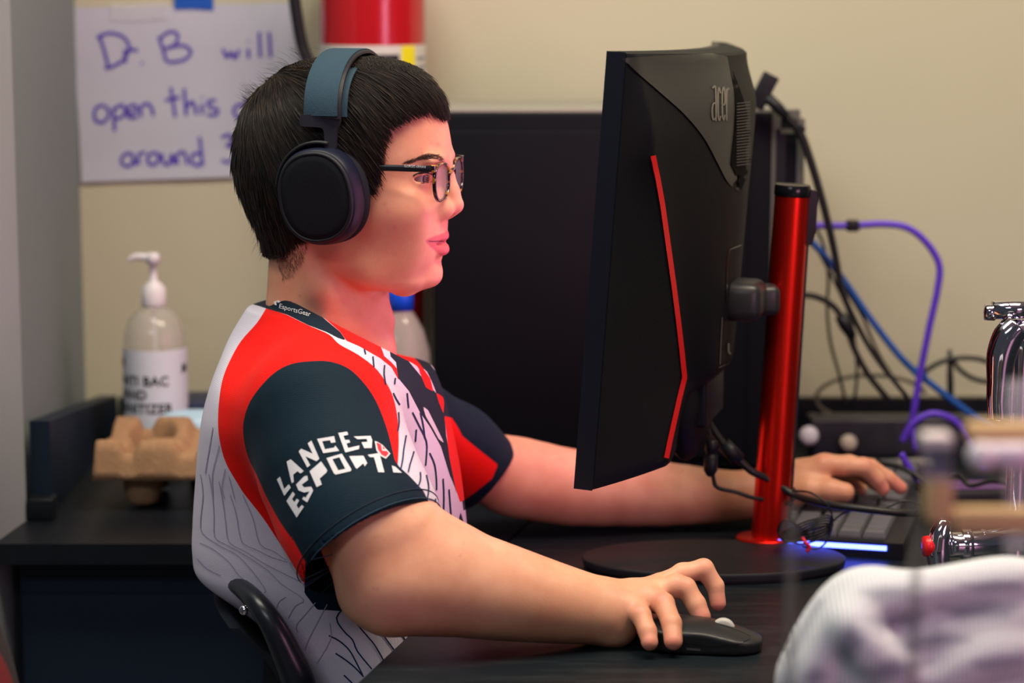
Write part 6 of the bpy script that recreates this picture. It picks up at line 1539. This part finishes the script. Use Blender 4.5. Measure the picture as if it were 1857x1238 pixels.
DK += [[(1560, 1072), (1600, 1064), (1660, 1066), (1640, 1080), (1590, 1088)], [(1570, 1120), (1640, 1105), (1680, 1112), (1660, 1138), (1600, 1145)], [(1700, 1100), (1790, 1088), (1850, 1095), (1830, 1118), (1740, 1125)], [(1740, 1062), (1800, 1052), (1857, 1054), (1850, 1066), (1780, 1072)], [(1560, 1215), (1620, 1190), (1690, 1200), (1640, 1230), (1590, 1238)]]  # more fold shade painted as soft dark fields
fattr(go, 'sd_dark', np.maximum.reduce([poly_sd(pg, q) for q in DK]))

# chrome laboratory faucet
fa = thing('lab_faucet', 'chrome laboratory faucet standing at the right edge of the bench', 'faucet', P(1820, 950, -.10))
FY = -.08
q = MB(); fx_ = P(1832, 700, FY).x; zt_f = P(1832, 580, FY).z
q.lathe([(.016, DESK + .001), (.018, DESK + .01), (.013, DESK + .02), (.011, DESK + .05), (.0115, zt_f - .05), (.015, zt_f - .03), (.0145, zt_f)], (fx_ + .012, FY + .01, 0), 32); q.build('column', M_chrome, fa)
q = MB(); a = P(1800, 562, FY); q.tube([a, P(1880, 560, FY)], [.0095, .0095], 24); q.lathe([(.0, -.004), (.0085, -.004), (.0085, .006), (0, .007)], P(1797, 566, FY), 20, axis=(-1, 0, .05)); q.tube([P(1835, 560, FY), P(1835, 548, FY)], [.006, .004], 14); q.build('cross_handle', M_chrome, fa)
q = MB(); q.tube([P(x, y, FY - .012) for x, y in [(1846, 590), (1828, 610), (1816, 645), (1812, 690), (1810, 725), (1812, 760)]], [.014, .0155, .015, .0125, .0115, .0115], 24, smooth=5); q.build('spout', M_chrome, fa)
q = MB(); q.tube([P(1720, 988, -.16), P(1790, 985, -.15), P(1850, 975, -.12)], [.0125, .0135, .0125], 24, smooth=4); q.lathe([(.0135, -.006), (.0155, -.004), (.0155, .004), (.0135, .006)], P(1752, 987, -.155), 24, axis=(1, 0, 0)); q.lathe([(.0135, -.004), (.0148, 0), (.0135, .004)], P(1782, 985, -.15), 24, axis=(1, 0, 0)); q.build('gas_cock', M_chrome, fa)
q = MB(); q.tube([P(1716, 942, -.165), P(1706, 965, -.165), P(1702, 1000, -.165), P(1704, 1035, -.165)], [.0055, .0105, .0125, .0100], 20, smooth=4); q.build('valve_handle', M_chrome, fa)
q = MB(); q.lathe([(0, .006), (.010, .005), (.011, -.004), (0, -.005)], P(1684, 990, -.165), 20, axis=(-1, -.1, 0)); q.build('index_button', mat('index_red', (.65, .01, .015), .35), fa)

# clear tubing rig on wooden blocks, close to the camera
M_wood = mat('pale_wood', (.50, .33, .16), .7, var=.12, vscale=30); M_tube = mat('clear_tube', (.62, .60, .70), .08, alpha=.30, spec=.8, coat=.4); M_pinkw = mat('milky_tube', (.60, .52, .60), .35)
RY = -1.05
rg = thing('tubing_rig', 'blurred rig of clear tubes and pale wooden blocks at the right edge', 'laboratory rig', P(1750, 900, RY))
def rbox(name, x0, y0, x1, y1, m, Y=RY, d=.02, bev=.003, par=None):
    a = P(x0, y0, Y); b = P(x1, y1, Y); q = MB(); q.box(((a.x + b.x) / 2, Y, (a.z + b.z) / 2), (abs(b.x - a.x), d, abs(a.z - b.z)), bev=bev); return q.build(name, m, par or rg, auto=40)
rbox('wooden_post', 1679, 868, 1724, 945, M_wood); rbox('wooden_bar', 1724, 922, 1900, 962, M_wood); rbox('wooden_bar', 1755, 766, 1900, 800, M_wood)
rbox('white_cap', 1670, 784, 1724, 812, mat('cap_white', (.60, .53, .54), .5)); rbox('clear_sleeve', 1674, 812, 1722, 872, mat('smoky_sleeve', (.22, .20, .30), .2, alpha=.55, spec=.6))
q = MB(); q.tube([P(1765, 828, RY - .02), P(1900, 826, RY - .02)], [.0085, .0085], 20); q.build('milky_tube', M_pinkw, rg)
q = MB(); q.lathe([(0, .006), (.0075, .004), (.0085, 0), (.0075, -.004)], P(1779, 826, RY - .03), 20, axis=(-.3, -1, 0)); q.build('tube_end', mat('tube_end_white', (.80, .74, .76), .3), rg)
for x in (1838, 1866):
    a = P(x, 690, RY + .05); b = P(x - 4, 1000, RY + .05); q = MB(); q.tube([a, b], .0050, 16); q.build('upright_tube', M_tube, rg)
# the rig's feet: two thin smoked rods standing on the bench
for x0, y0 in ((1437, 915), (1664, 905)):
    a = P(x0, y0, RY); b = Vector((a.x, a.y, DESK + .0005)); q = MB(); q.tube([a, b], .0030, 12); q.build('rod', mat('smoked_rod', (.10, .095, .09), .3, alpha=.40), rg)
for x0 in (1895,):
    a = P(x0, 944, RY); q = MB(); q.tube([a, (a.x, a.y, DESK + .0005)], .0028, 12); q.build('rod', mat('smoked_rod', (0, 0, 0)), rg)
